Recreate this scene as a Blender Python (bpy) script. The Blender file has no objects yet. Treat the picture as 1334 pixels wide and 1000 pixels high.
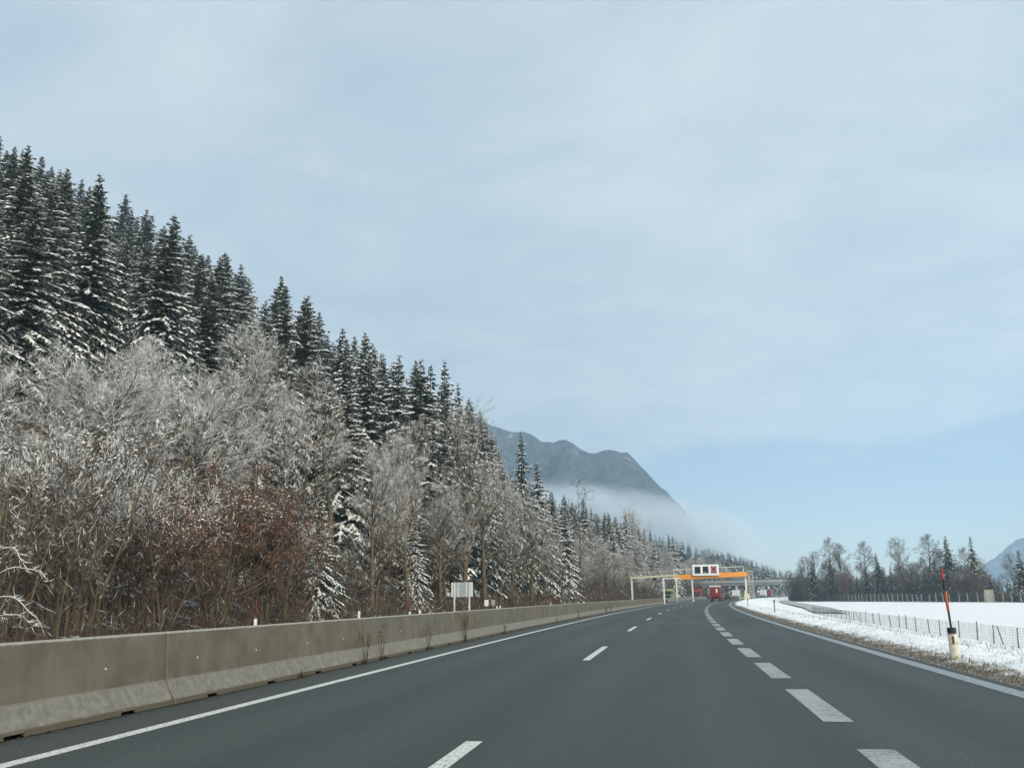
import bpy, math, random
import numpy as np
from mathutils import Vector, Matrix

scene = bpy.context.scene
col = scene.collection
PI = math.pi
R = math.radians

# ------------------------------------------------------------------ camera
PITCH, YAW, ROLL, EYE = R(13.626), R(9.85), R(1.0), 1.45
cam_data = bpy.data.cameras.new("camera")
cam_data.sensor_width = 36.0
cam_data.lens = 36.0 * 1153.0 / 1334.0
cam_data.clip_start = 0.1
cam_data.clip_end = 30000.0
cam = bpy.data.objects.new("camera", cam_data)
col.objects.link(cam)
cam.matrix_world = (Matrix.Translation((0, 0, EYE)) @ Matrix.Rotation(YAW, 4, 'Z')
                    @ Matrix.Rotation(PI / 2 + PITCH, 4, 'X') @ Matrix.Rotation(-ROLL, 4, 'Z'))
scene.camera = cam
scene.render.engine = 'CYCLES'
scene.view_settings.view_transform = 'Standard'
scene.view_settings.look = 'None'
scene.view_settings.gamma = 1.0
scene.view_settings.use_curve_mapping = False
scene.view_settings.exposure = 0.0
scene.cycles.max_bounces = 6
scene.cycles.volume_bounces = 3
scene.cycles.use_denoising = True

# ------------------------------------------------------------------ sky and sun
SUN_AZ, SUN_EL = R(142), R(33)      # clockwise from the road's direction
world = bpy.data.worlds.new("World")
scene.world = world
world.use_nodes = True
wn, wl = world.node_tree.nodes, world.node_tree.links
wn.clear()


def wnode(t, **kw):
    n = wn.new(t)
    for k, v in kw.items():
        setattr(n, k, v)
    return n


def wmath(op, a, b=None, clamp=False):
    n = wnode('ShaderNodeMath', operation=op, use_clamp=clamp)
    for i, q in enumerate((a, b)):
        if q is None:
            continue
        if isinstance(q, (int, float)):
            n.inputs[i].default_value = q
        else:
            wl.new(q, n.inputs[i])
    return n.outputs[0]


sky_tex = wnode('ShaderNodeTexSky', sky_type='NISHITA', sun_disc=False, sun_elevation=SUN_EL,
                sun_rotation=SUN_AZ, altitude=500.0, air_density=1.0, dust_density=1.0, ozone_density=1.8)
bg_sky = wnode('ShaderNodeBackground')
bg_sky.inputs[1].default_value = 0.125
wl.new(sky_tex.outputs[0], bg_sky.inputs[0])
tcw = wnode('ShaderNodeTexCoord')
sep = wnode('ShaderNodeSeparateXYZ')
wl.new(tcw.outputs['Generated'], sep.inputs[0])
zc = wmath('ADD', wmath('MAXIMUM', sep.outputs[2], 0.0), 0.16)
comb = wnode('ShaderNodeCombineXYZ')
wl.new(wmath('DIVIDE', sep.outputs[0], zc), comb.inputs[0])
wl.new(wmath('DIVIDE', sep.outputs[1], zc), comb.inputs[1])


def wnoise(scale, detail, rough, dist=0.0, stretch=(1, 1, 1), rot=0.0):
    mp = wnode('ShaderNodeMapping')
    mp.inputs['Scale'].default_value = stretch
    mp.inputs['Rotation'].default_value = (0, 0, rot)
    wl.new(comb.outputs[0], mp.inputs[0])
    n = wnode('ShaderNodeTexNoise')
    n.inputs['Scale'].default_value = scale
    n.inputs['Detail'].default_value = detail
    n.inputs['Roughness'].default_value = rough
    n.inputs['Distortion'].default_value = dist
    wl.new(mp.outputs[0], n.inputs['Vector'])
    return n.outputs[0]


def wrange(v, a, b, c, d):
    n = wnode('ShaderNodeMapRange', interpolation_type='SMOOTHSTEP')
    for i, q in enumerate((a, b, c, d)):
        n.inputs[i + 1].default_value = q
    wl.new(v, n.inputs[0])
    return n.outputs[0]


n_big = wnoise(0.55, 4, 0.5, 0.3)
n_fine = wnoise(1.9, 8, 0.60, 0.35, (1.0, 1.25, 1.0), 0.5)
edge = wmath('ADD', sep.outputs[2], wmath('MULTIPLY', wmath('SUBTRACT', n_fine, 0.5), 0.10))
cover = wmath('MULTIPLY', wrange(edge, 0.13, 0.175, 0.0, 1.0), wrange(n_big, 0.2, 0.6, 0.80, 0.97))
cloud_t = wmath('ADD', wmath('MULTIPLY', n_fine, 0.6), wmath('MULTIPLY', n_big, 0.4))
cr = wnode('ShaderNodeValToRGB')
cr.color_ramp.elements[0].position = 0.38
cr.color_ramp.elements[0].color = (0.50, 0.615, 0.715, 1)
cr.color_ramp.elements[1].position = 0.60
cr.color_ramp.elements[1].color = (0.70, 0.785, 0.825, 1)
wl.new(cloud_t, cr.inputs[0])
bg_cloud = wnode('ShaderNodeBackground')
bg_cloud.inputs[1].default_value = 1.0
wl.new(cr.outputs[0], bg_cloud.inputs[0])
mixw = wnode('ShaderNodeMixShader')
wl.new(cover, mixw.inputs[0])
wl.new(bg_sky.outputs[0], mixw.inputs[1])
wl.new(bg_cloud.outputs[0], mixw.inputs[2])
wout = wnode('ShaderNodeOutputWorld')
wl.new(mixw.outputs[0], wout.inputs['Surface'])

sun_data = bpy.data.lights.new("sun", 'SUN')
sun_data.energy = 3.7
sun_data.angle = R(1.5)
sun_data.color = (1.0, 0.90, 0.74)
sun = bpy.data.objects.new("sun", sun_data)
col.objects.link(sun)
sdir = Vector((math.sin(SUN_AZ) * math.cos(SUN_EL), math.cos(SUN_AZ) * math.cos(SUN_EL), math.sin(SUN_EL)))
sun.rotation_euler = sdir.to_track_quat('Z', 'Y').to_euler()

# ------------------------------------------------------------------ road geometry and sight lines
HAZE = 2.9e-4


def off(y):
    """sideways drift of the road that bends to the right"""
    return (max(0.0, y - 17.0) * 0.015) ** 2


def heading(y):
    return 0.00045 * max(0.0, y - 17.0)


def on(u, y, z=0.0):
    return Vector((off(y) + u, y, z))


_cs, _sn = math.cos(ROLL), math.sin(ROLL)


def seen_at(X, Y, Z):
    """where a point of the place lies in the 1334 x 1000 photograph"""
    a = X * math.cos(YAW) + Y * math.sin(YAW)
    f = -X * math.sin(YAW) + Y * math.cos(YAW)
    u = Z - EYE
    d = f * math.cos(PITCH) + u * math.sin(PITCH)
    v = -f * math.sin(PITCH) + u * math.cos(PITCH)
    x, y = 1153 * a / d, -1153 * v / d
    return 667 + _cs * x + _sn * y, 500 - _sn * x + _cs * y, d


def height_for(X, Y, z0, py):
    lo, hi = z0, z0 + 70
    for _ in range(24):
        m = (lo + hi) / 2
        if seen_at(X, Y, m)[1] > py:
            lo = m
        else:
            hi = m
    return lo - z0


def at_depth(px, py, Y):
    """the point at forward distance Y seen at a pixel"""
    x, y = px - 667, py - 500
    x, y = _cs * x - _sn * y, _sn * x + _cs * y
    a, b = x / 1153, -y / 1153
    f = math.cos(PITCH) - b * math.sin(PITCH)
    u = math.sin(PITCH) + b * math.cos(PITCH)
    Xw = a * math.cos(YAW) - f * math.sin(YAW)
    Yw = a * math.sin(YAW) + f * math.cos(YAW)
    return Vector((Xw / Yw * Y, Y, EYE + u / Yw * Y))


# ------------------------------------------------------------------ helpers
class MB:
    def __init__(s):
        s.v, s.f, s.m = [], [], []

    def poly(s, pts, m=0):
        n = len(s.v)
        s.v.extend(tuple(p) for p in pts)
        s.f.append(tuple(range(n, n + len(pts))))
        s.m.append(m)

    def box(s, c, d, m=0, rz=0.0):
        ca, sa = math.cos(rz), math.sin(rz)
        n = len(s.v)
        for z in (-.5, .5):
            for x, y in ((-.5, -.5), (.5, -.5), (.5, .5), (-.5, .5)):
                a, b = x * d[0], y * d[1]
                s.v.append((c[0] + a * ca - b * sa, c[1] + a * sa + b * ca, c[2] + z * d[2]))
        for q in ((3, 2, 1, 0), (4, 5, 6, 7), (0, 1, 5, 4), (1, 2, 6, 5), (2, 3, 7, 6), (3, 0, 4, 7)):
            s.f.append(tuple(n + i for i in q))
            s.m.append(m)

    def tube(s, pts, rad, k=6, m=0, cap=True):
        pts = [Vector(p) for p in pts]
        if not hasattr(rad, '__len__'):
            rad = [rad] * len(pts)
        n0 = len(s.v)
        for i, p in enumerate(pts):
            d = (pts[min(i + 1, len(pts) - 1)] - pts[max(i - 1, 0)])
            d = d.normalized() if d.length > 1e-9 else Vector((0, 0, 1))
            a = d.cross(Vector((0.13, 0.91, 0.2)) if abs(d.y) < .8 else Vector((1, 0, 0.1))).normalized()
            b = d.cross(a)
            for j in range(k):
                t = 2 * PI * j / k
                q = p + (a * math.cos(t) + b * math.sin(t)) * rad[i]
                s.v.append((q.x, q.y, q.z))
        for i in range(len(pts) - 1):
            for j in range(k):
                a0, a1 = n0 + i * k + j, n0 + i * k + (j + 1) % k
                s.f.append((a0, a1, a1 + k, a0 + k))
                s.m.append(m)
        if cap:
            s.f.append(tuple(n0 + j for j in range(k))[::-1]); s.m.append(m)
            e = n0 + (len(pts) - 1) * k
            s.f.append(tuple(e + j for j in range(k))); s.m.append(m)

    def blade(s, p, q, w, side, m=0):
        """tapered flat blade p -> q, widest near its base third"""
        mid = p.lerp(q, .35)
        s.poly((p, mid + side * w, q, mid - side * w), m)

    def mesh(s, name, mats, smooth=False):
        me = bpy.data.meshes.new(name)
        me.from_pydata(s.v, [], s.f)
        for m in mats if isinstance(mats, (list, tuple)) else [mats]:
            me.materials.append(m)
        me.polygons.foreach_set('material_index', s.m)
        if smooth:
            me.polygons.foreach_set('use_smooth', [True] * len(s.f))
        me.update()
        return me

    def build(s, name, mats, parent=None, smooth=False):
        return link(name, s.mesh(name, mats, smooth), parent)


def link(name, me, parent=None):
    o = bpy.data.objects.new(name, me)
    col.objects.link(o)
    if parent is not None:
        o.parent = parent
    return o


def thing(name, label, cat, loc=(0, 0, 0), rz=0.0, group=None, scale=None):
    o = bpy.data.objects.new(name, None)
    col.objects.link(o)
    o.empty_display_size = .3
    o.location = loc
    o.rotation_euler = (0, 0, rz)
    if scale:
        o.scale = scale
    o['label'] = label
    o['category'] = cat
    if group:
        o['group'] = group
    return o


def tag(o, label, cat, group=None):
    o['label'] = label
    o['category'] = cat
    if group:
        o['group'] = group
    return o


def kind(o, k, label=None, cat=None):
    o['kind'] = k
    if label:
        o['label'] = label
    if cat:
        o['category'] = cat
    return o


# ------------------------------------------------------------------ materials
class NT:
    def __init__(s, name):
        s.mat = bpy.data.materials.new(name)
        s.mat.use_nodes = True
        s.n, s.l = s.mat.node_tree.nodes, s.mat.node_tree.links
        s.b = s.n['Principled BSDF']

    def new(s, t, **kw):
        n = s.n.new(t)
        for k, v in kw.items():
            setattr(n, k, v)
        return n

    def put(s, sock, v):
        if isinstance(v, (int, float)):
            sock.default_value = v
        elif isinstance(v, (tuple, list)):
            sock.default_value = tuple(v) + ((1,) if len(v) == 3 and len(sock.default_value) == 4 else ())
        else:
            s.l.new(v, sock)

    def math(s, op, a, b=0.0, clamp=False):
        n = s.new('ShaderNodeMath', operation=op, use_clamp=clamp)
        s.put(n.inputs[0], a)
        s.put(n.inputs[1], b)
        return n.outputs[0]

    def noise(s, vec, scale, detail=4, rough=.55, dist=0.0, stretch=None):
        if stretch:
            mp = s.new('ShaderNodeMapping')
            mp.inputs['Scale'].default_value = stretch
            s.l.new(vec, mp.inputs[0])
            vec = mp.outputs[0]
        n = s.new('ShaderNodeTexNoise')
        s.l.new(vec, n.inputs['Vector'])
        n.inputs['Scale'].default_value = scale
        n.inputs['Detail'].default_value = detail
        n.inputs['Roughness'].default_value = rough
        n.inputs['Distortion'].default_value = dist
        return n.outputs[0]

    def rng(s, v, a, b, c=0.0, d=1.0):
        n = s.new('ShaderNodeMapRange', interpolation_type='SMOOTHSTEP')
        s.put(n.inputs[0], v)
        for i, q in enumerate((a, b, c, d)):
            n.inputs[i + 1].default_value = q
        return n.outputs[0]

    def mix(s, f, a, b):
        n = s.new('ShaderNodeMix', data_type='RGBA')
        s.put(n.inputs[0], f)
        s.put(n.inputs[6], a)
        s.put(n.inputs[7], b)
        return n.outputs[2]

    def bump(s, h, strength, dist):
        n = s.new('ShaderNodeBump')
        n.inputs['Strength'].default_value = strength
        n.inputs['Distance'].default_value = dist
        s.put(n.inputs['Height'], h)
        s.l.new(n.outputs[0], s.b.inputs['Normal'])

    def obj(s):
        return s.new('ShaderNodeTexCoord').outputs['Object']

    def pos(s):
        return s.new('ShaderNodeNewGeometry').outputs['Position']

    def uv(s):
        return s.new('ShaderNodeTexCoord').outputs['UV']

    def rnd(s):
        return s.new('ShaderNodeObjectInfo').outputs['Random']

    def done(s, color, rough=.7, spec=.3, metal=0.0):
        s.put(s.b.inputs['Base Color'], color)
        s.put(s.b.inputs['Roughness'], rough)
        s.b.inputs['Specular IOR Level'].default_value = spec
        s.b.inputs['Metallic'].default_value = metal
        return s.mat


def plain(name, c, rough=.6, spec=.3, metal=0.0, scale=6.0, amount=.25):
    t = NT(name)
    n = t.noise(t.obj(), scale, 5)
    d = tuple(q * (1 - amount) for q in c)
    e = tuple(min(1, q * (1 + amount * .6)) for q in c)
    return t.done(t.mix(t.rng(n, .3, .7), d, e), rough, spec, metal)


def glow(name, c, strength):
    t = NT(name)
    t.b.inputs['Emission Color'].default_value = tuple(c) + (1,)
    t.b.inputs['Emission Strength'].default_value = strength
    return t.done(c, .4, .2)


M = {}
t = NT('snow'); n = t.noise(t.pos(), 1.7, 5)
t.bump(t.noise(t.pos(), 9.0, 4), .25, .05)
M['snow'] = t.done(t.mix(t.rng(n, .3, .7), (.80, .83, .86), (.88, .89, .90)), .65, .25)

t = NT('tree_snow')
M['tree_snow'] = t.done(t.mix(t.rng(t.noise(t.pos(), .8, 3), .35, .65), (.74, .74, .73), (.89, .885, .86)), .7, .2)

t = NT('spruce_needles'); n = t.noise(t.pos(), .9, 3)
c1 = t.mix(t.rng(n, .3, .7), (.038, .058, .042), (.074, .100, .068))
M['needles'] = t.done(t.mix(t.math('MULTIPLY', t.rnd(), .5), c1, (.050, .056, .034)), .75, .15)

t = NT('frosted_needles')
M['frost_needles'] = t.done(t.mix(t.rng(t.noise(t.pos(), 2.0, 3), .35, .65), (.11, .14, .125), (.40, .43, .41)), .8, .15)

t = NT('spruce_bark')
M['spruce_bark'] = t.done(t.mix(t.noise(t.pos(), 6, 4, stretch=(1, 1, .3)), (.022, .019, .016), (.06, .05, .042)), .9, .1)

t = NT('grey_bark'); n = t.noise(t.pos(), 7, 5, stretch=(1, 1, .22))
c1 = t.mix(t.rng(n, .3, .7), (.07, .058, .040), (.19, .155, .11))
t.bump(n, .5, .03)
M['bark'] = t.done(t.mix(t.math('MULTIPLY', t.rnd(), .6), c1, (.15, .115, .07)), .9, .1)

t = NT('brown_twig')
M['twig'] = t.done(t.mix(t.rng(t.noise(t.pos(), .5, 3), .3, .7), (.060, .050, .036), (.135, .112, .080)), .9, .1)
t = NT('frosted_twig')
M['frost_twig'] = t.done(t.mix(t.rng(t.noise(t.pos(), 1.1, 3), .3, .7), (.44, .432, .41), (.76, .755, .73)), .85, .1)
t = NT('russet_leaf')
M['leaf'] = t.done(t.mix(t.rng(t.noise(t.pos(), .9, 4), .3, .7), (.11, .064, .042), (.21, .118, .072)), .85, .1)
t = NT('red_twig')
M['redtwig'] = t.done(t.mix(t.rng(t.noise(t.pos(), .9, 4), .3, .7), (.10, .068, .052), (.18, .115, .085)), .85, .1)

# asphalt: UV = (u, y)
t = NT('asphalt'); uv = t.uv()
fine = t.noise(t.pos(), 38, 3, .7)
grit = t.noise(t.pos(), 140, 2, .6)
patch = t.noise(uv, .35, 5, .6, stretch=(1.0, .12, 1))
sx = t.new('ShaderNodeSeparateXYZ'); t.l.new(uv, sx.inputs[0])
track = t.math('MULTIPLY', t.math('SINE', t.math('MULTIPLY', sx.outputs[0], 3.42)), .10)
v = t.math('ADD', t.math('ADD', t.math('MULTIPLY', fine, .55), t.math('MULTIPLY', patch, .55)), track)
c1 = t.mix(t.rng(v, .3, .85), (.030, .037, .036), (.052, .061, .058))
c1 = t.mix(t.rng(grit, .56, .74), c1, (.17, .18, .17))
c1 = t.mix(t.rng(t.noise(uv, .8, 6, .7, 1.0), .66, .74, 0, .35), c1, (.025, .028, .03))
c1 = t.mix(t.rng(t.noise(t.pos(), 55, 2, .5), .63, .69, 0, 1), c1, (.21, .22, .21))
c1 = t.mix(t.rng(t.noise(t.pos(), 30, 3, .7), .56, .66, 0, .75), c1, (.016, .019, .019))
vor = t.new('ShaderNodeTexVoronoi', feature='DISTANCE_TO_EDGE')
vmp = t.new('ShaderNodeMapping'); vmp.inputs['Scale'].default_value = (.16, .05, 1)
wob = t.new('ShaderNodeVectorMath', operation='ADD'); nz = t.new('ShaderNodeTexNoise'); nz.inputs['Scale'].default_value = 1.4; nz.inputs['Detail'].default_value = 6
t.l.new(uv, nz.inputs['Vector']); t.l.new(uv, wob.inputs[0]); t.l.new(nz.outputs['Color'], wob.inputs[1])
t.l.new(wob.outputs[0], vmp.inputs[0]); t.l.new(vmp.outputs[0], vor.inputs['Vector'])
crack = t.math('MULTIPLY', t.rng(vor.outputs['Distance'], .0015, .004, 1, 0), t.rng(t.noise(uv, .25, 3), .5, .6))
c1 = t.mix(t.math('MULTIPLY', crack, .6), c1, (.018, .02, .02))
seam = t.math('ABSOLUTE', t.math('ADD', sx.outputs[0], t.math('MULTIPLY', t.math('SUBTRACT', t.noise(uv, .9, 4), .5), .05)))
c1 = t.mix(t.rng(seam, .012, .022, .18, 0), c1, (.02, .022, .022))
t.bump(t.math('ADD', grit, fine), .35, .006)
M['asphalt'] = t.done(c1, t.rng(patch, .3, .7, .62, .82), .35)

t = NT('road_paint'); n = t.noise(t.pos(), 22, 5, .7)
M['paint'] = t.done(t.mix(t.rng(n, .38, .5, 0, 1), (.20, .21, .20), (.66, .67, .62)), .6, .3)
t = NT('worn_road_paint'); n = t.noise(t.pos(), 16, 6, .75)
n2 = t.noise(t.pos(), 1.4, 4)
v = t.math('ADD', t.math('MULTIPLY', n, .75), t.math('MULTIPLY', n2, .25))
M['worn_paint'] = t.done(t.mix(t.rng(v, .36, .56), (.13, .14, .135), (.38, .39, .38)), .65, .3)
t = NT('edge_road_paint'); n = t.noise(t.pos(), 14, 6, .75)
M['edge_paint'] = t.done(t.mix(t.rng(n, .33, .58), (.13, .15, .155), (.31, .36, .385)), .65, .3)

# concrete of the median barrier: paler band low, olive above; object z = height
t = NT('barrier_concrete'); ob = t.obj(); ps = t.pos()
sx = t.new('ShaderNodeSeparateXYZ'); t.l.new(ob, sx.inputs[0])
n1 = t.noise(ps, 1.3, 6, .6); n2 = t.noise(ps, 9, 5, .65); n3 = t.noise(ps, 3.0, 5, .6, stretch=(1, 1, .12))
up = t.mix(t.rng(n1, .3, .7), (.125, .110, .078), (.195, .175, .130))
up = t.mix(t.rng(n3, .52, .75, 0, .28), up, (.085, .075, .052))
up = t.mix(t.math('MULTIPLY', t.rnd(), .45), up, (.175, .168, .14))
low = t.mix(t.rng(n2, .3, .7), (.17, .16, .138), (.25, .238, .21))
low = t.mix(t.rng(n3, .5, .7, 0, .4), low, (.14, .125, .095))
zz = t.math('ADD', sx.outputs[2], t.math('MULTIPLY', t.math('SUBTRACT', n2, .5), .05))
c1 = t.mix(t.rng(zz, .335, .365), low, up)
c1 = t.mix(t.rng(zz, .07, .10, 1, 0), c1, (.13, .115, .08))
c1 = t.mix(t.rng(zz, 1.015, 1.035), c1, (.34, .33, .29))  # top edge paler: the light it catches is put into the colour
c1 = t.mix(t.rng(t.noise(ps, 45, 3), .64, .72, 0, .5), c1, (.08, .07, .055))
t.bump(t.math('ADD', n2, t.noise(ps, 60, 3)), .25, .01)
M['barrier'] = t.done(c1, .85, .2)

# verge / snow bank: UV = (u, y)
t = NT('snowy_verge'); uv = t.uv(); ps = t.pos()
sx = t.new('ShaderNodeSeparateXYZ'); t.l.new(uv, sx.inputs[0])
na = t.noise(ps, .9, 5, .65); nb = t.noise(ps, 6, 5, .7); nc = t.noise(ps, 30, 3, .7)
edgeu = t.math('ADD', sx.outputs[0], t.math('ADD', t.math('MULTIPLY', t.math('SUBTRACT', na, .5), 1.6),
                                            t.math('MULTIPLY', t.math('SUBTRACT', nb, .5), 1.1)))
dirt = t.mix(t.rng(nb, .3, .7), (.10, .09, .075), (.22, .205, .175))
dirt = t.mix(t.rng(nc, .5, .7, 0, .7), dirt, (.38, .36, .31))
dirt = t.mix(t.rng(na, .55, .7, 0, .5), dirt, (.09, .085, .05))
snow = t.mix(t.rng(nb, .3, .75), (.80, .83, .85), (.90, .91, .92))
snow = t.mix(t.rng(t.noise(ps, 3.2, 6, .7), .66, .74, 0, .55), snow, (.25, .235, .17))
c1 = t.mix(t.rng(edgeu, 5.5, 5.95), dirt, snow)
t.bump(t.math('ADD', nb, t.math('MULTIPLY', nc, .4)), .6, .06)
M['verge'] = t.done(c1, .8, .2)

t = NT('field_snow'); ps = t.pos()
n1 = t.noise(ps, .08, 5, .6); n2 = t.noise(ps, 1.2, 6, .7)
c1 = t.mix(t.rng(n2, .3, .7), (.83, .85, .87), (.90, .91, .92))
c1 = t.mix(t.rng(t.noise(ps, .5, 7, .75), .63, .75, 0, .5), c1, (.42, .40, .32))
t.bump(n2, .4, .06)
M['field'] = t.done(c1, .7, .2)

t = NT('forest_floor'); ps = t.pos()
n1 = t.noise(ps, .5, 6, .7); n2 = t.noise(ps, 3.0, 5, .7)
v = t.math('ADD', t.math('MULTIPLY', n1, .6), t.math('MULTIPLY', n2, .4))
c1 = t.mix(t.rng(n2, .3, .7), (.035, .028, .020), (.085, .065, .045))
M['floor'] = t.done(t.mix(t.rng(v, .535, .60), c1, (.72, .74, .76)), .9, .1)

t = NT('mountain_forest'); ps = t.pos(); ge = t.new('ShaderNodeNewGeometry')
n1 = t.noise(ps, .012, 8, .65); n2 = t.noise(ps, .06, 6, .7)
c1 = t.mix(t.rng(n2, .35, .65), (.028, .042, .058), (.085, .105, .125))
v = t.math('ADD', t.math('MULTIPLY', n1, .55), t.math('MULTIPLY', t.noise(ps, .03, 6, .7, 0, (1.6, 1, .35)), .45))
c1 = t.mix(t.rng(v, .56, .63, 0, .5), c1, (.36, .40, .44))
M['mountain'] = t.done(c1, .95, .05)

M['white_metal'] = plain('white_painted_metal', (.72, .74, .72), .45, .4, amount=.12)
M['grey_metal'] = plain('galvanised_steel', (.36, .38, .38), .5, .5, .3, amount=.2)
M['cream_metal'] = plain('cream_painted_metal', (.60, .60, .44), .55, .3, amount=.2)
M['orange'] = plain('orange_paint', (.84, .33, .045), .5, .3, amount=.06)
M['sign_white'] = plain('white_sign_face', (.86, .87, .86), .5, .3, amount=.05)
M['sign_back'] = plain('shaded_white_sign_back', (.42, .47, .50), .5, .4, .2, amount=.12)  # white board, its bluish shade mixed into this colour
M['black'] = plain('black_rubber', (.018, .018, .018), .7, .3, amount=.3)
M['dark'] = plain('dark_display', (.012, .014, .014), .35, .4, amount=.3)
M['glass'] = plain('tinted_glass', (.02, .025, .03), .08, .6, amount=.2)
M['red_truck'] = plain('red_tarpaulin', (.22, .028, .026), .55, .3, amount=.2)
M['truck_white'] = plain('white_truck_paint', (.74, .75, .76), .4, .4, amount=.1)
M['green_truck'] = plain('lime_truck_paint', (.27, .33, .13), .45, .4, amount=.12)
M['car_dark'] = plain('dark_grey_car_paint', (.035, .04, .045), .25, .5, amount=.2)
M['car_silver'] = plain('silver_car_paint', (.45, .47, .48), .3, .5, .4, amount=.1)
M['car_red'] = plain('dark_red_car_paint', (.22, .03, .03), .3, .5, amount=.1)
M['orange_pole'] = plain('orange_snow_pole', (.48, .125, .05), .5, .3, amount=.12)
M['red_pole'] = plain('red_snow_pole', (.55, .05, .04), .5, .3, amount=.12)
M['black_pole'] = plain('black_pole_paint', (.03, .032, .034), .5, .3, amount=.2)
M['post_white'] = plain('dirty_white_plastic', (.66, .62, .50), .55, .3, scale=11, amount=.28)
M['reflector'] = plain('dark_amber_reflector', (.09, .06, .03), .3, .5, amount=.2)
M['wood_post'] = plain('weathered_wood', (.20, .19, .175), .85, .1, scale=14, amount=.35)
M['pale_post'] = plain('pale_fence_post', (.38, .38, .36), .8, .1, scale=14, amount=.25)
M['wire'] = plain('galvanised_wire', (.22, .23, .235), .5, .4, .3, amount=.2)
M['cabinet'] = plain('pale_yellow_cabinet', (.66, .64, .44), .6, .3, scale=3, amount=.15)
M['bridge'] = plain('bridge_concrete', (.20, .21, .21), .85, .2, scale=.5, amount=.2)
M['track'] = plain('slushy_track', (.42, .43, .42), .8, .2, scale=.4, amount=.35)
M['drygrass'] = plain('dry_grass', (.20, .175, .12), .9, .1, scale=3, amount=.4)
M['weed'] = plain('dry_weed_stalk', (.075, .055, .032), .9, .1, scale=9, amount=.4)
M['head_lamp'] = plain('lamp_lens', (.8, .8, .75), .2, .5, amount=.05)
M['tail_lamp'] = plain('tail_lamp_lens', (.45, .02, .02), .25, .5, amount=.1)
M['led_red'] = glow('red_leds', (.8, .14, .18), .30)
M['led_dim'] = glow('dim_leds', (.45, .28, .26), .10)

# ------------------------------------------------------------------ ground, hill, road
rs = random.Random(11)


def vnoise(seed):
    g = np.random.default_rng(seed).random((64, 64))

    def f(x, y):
        xi, yi = math.floor(x), math.floor(y)
        fx, fy = x - xi, y - yi
        fx, fy = fx * fx * (3 - 2 * fx), fy * fy * (3 - 2 * fy)
        a, b = g[xi % 64, yi % 64], g[(xi + 1) % 64, yi % 64]
        c, d = g[xi % 64, (yi + 1) % 64], g[(xi + 1) % 64, (yi + 1) % 64]
        return (a * (1 - fx) + b * fx) * (1 - fy) + (c * (1 - fx) + d * fx) * fy - .5
    return f


N1, N2, N3 = vnoise(1), vnoise(2), vnoise(3)


def smooth(a, b, x):
    q = min(1, max(0, (x - a) / (b - a)))
    return q * q * (3 - 2 * q)


def hill(u, y):
    """height of the hillside, u = sideways distance from the road's axis (negative = left)"""
    w = -u - 22.0
    if w <= 0:
        return -0.15
    near = .66 * max(0, w - 3 * (1 - math.exp(-w / 3)))
    if w > 140:
        near = .66 * 137 + .30 * (w - 140)
    far = .30 * min(w, 56) + .05 * max(0, w - 56)
    k = smooth(190, 330, y)
    return near * (1 - k) + far * k + 1.6 * N1(u * .07, y * .05) * min(1, w / 10)


def sheet(name, us, ys, zf, mat, smooth_=True, k='structure', curve=True, parent=None):
    me = bpy.data.meshes.new(name)
    vs, uvs, fs = [], [], []
    for y in ys:
        o_ = off(min(y, 1600)) if curve else 0
        for u in us:
            vs.append((o_ + u, y, zf(u, y)))
            uvs.append((u, y))
    nu = len(us)
    for j in range(len(ys) - 1):
        for i in range(nu - 1):
            a = j * nu + i
            fs.append((a, a + 1, a + 1 + nu, a + nu))
    me.from_pydata(vs, [], fs)
    me.materials.append(mat)
    ul = me.uv_layers.new(name='UVMap')
    li = np.empty(len(me.loops), dtype=np.int32)
    me.loops.foreach_get('vertex_index', li)
    ul.data.foreach_set('uv', np.array(uvs, dtype=np.float32)[li].ravel())
    me.polygons.foreach_set('use_smooth', [smooth_] * len(fs))
    me.update()
    o = link(name, me, parent)
    if k and parent is None:
        o['kind'] = k
    return o


def frange(a, b, s):
    n = max(1, int(round((b - a) / s)))
    return [a + (b - a) * i / n for i in range(n + 1)]


road_ys = frange(-40, 60, 4) + frange(66, 400, 6)[0:] + frange(420, 1100, 20)
g = MB()
g.poly(((-3000, -600, -3.2), (3000, -600, -3.2), (3000, 3400, -3.2), (-3000, 3400, -3.2)))
kind(g.build('ground', M['field']), 'structure')
hill_us = [-20.4, -21.5] + [-23 - i * 3.0 for i in range(30)] + frange(-115, -420, 20)
sheet('hillside', hill_us[::-1], frange(-60, 400, 6) + frange(420, 1150, 24), hill, M['floor'])
sheet('opposite_carriageway', [-19.6, -7.2], road_ys, lambda u, y: -.01, M['asphalt'])
sheet('far_verge', [-20.5, -19.6], road_ys, lambda u, y: -.02, M['floor'])
road = sheet('road', [-7.2, -4, -1, 2, 5.15], road_ys, lambda u, y: 0.0, M['asphalt'])


def strip(u0, u1, y0, y1, m, name, step=3.0, z=.004):
    b = MB()
    ys = frange(y0, y1, step)
    for a, c in zip(ys[:-1], ys[1:]):
        b.poly((on(u0, a, z), on(u1, a, z), on(u1, c, z), on(u0, c, z)))
    return b.build(name, m, road)


strip(-6.42, -6.22, -10, 330, M['paint'], 'edge_line')
strip(4.66, 4.96, -10, 420, M['edge_paint'], 'edge_line')
strip(-19.3, -19.1, -10, 330, M['paint'], 'edge_line')
for k_ in range(22):
    y0 = 3.7 + 18.25 * k_
    strip(-2.24, -2.06, y0, y0 + 6.0, M['paint'], 'lane_dash')
for k_ in range(46):
    y0 = 5.7 + 5.68 * k_
    strip(1.63, 1.97, y0, y0 + 3.75, M['worn_paint'], 'lane_dash')


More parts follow.
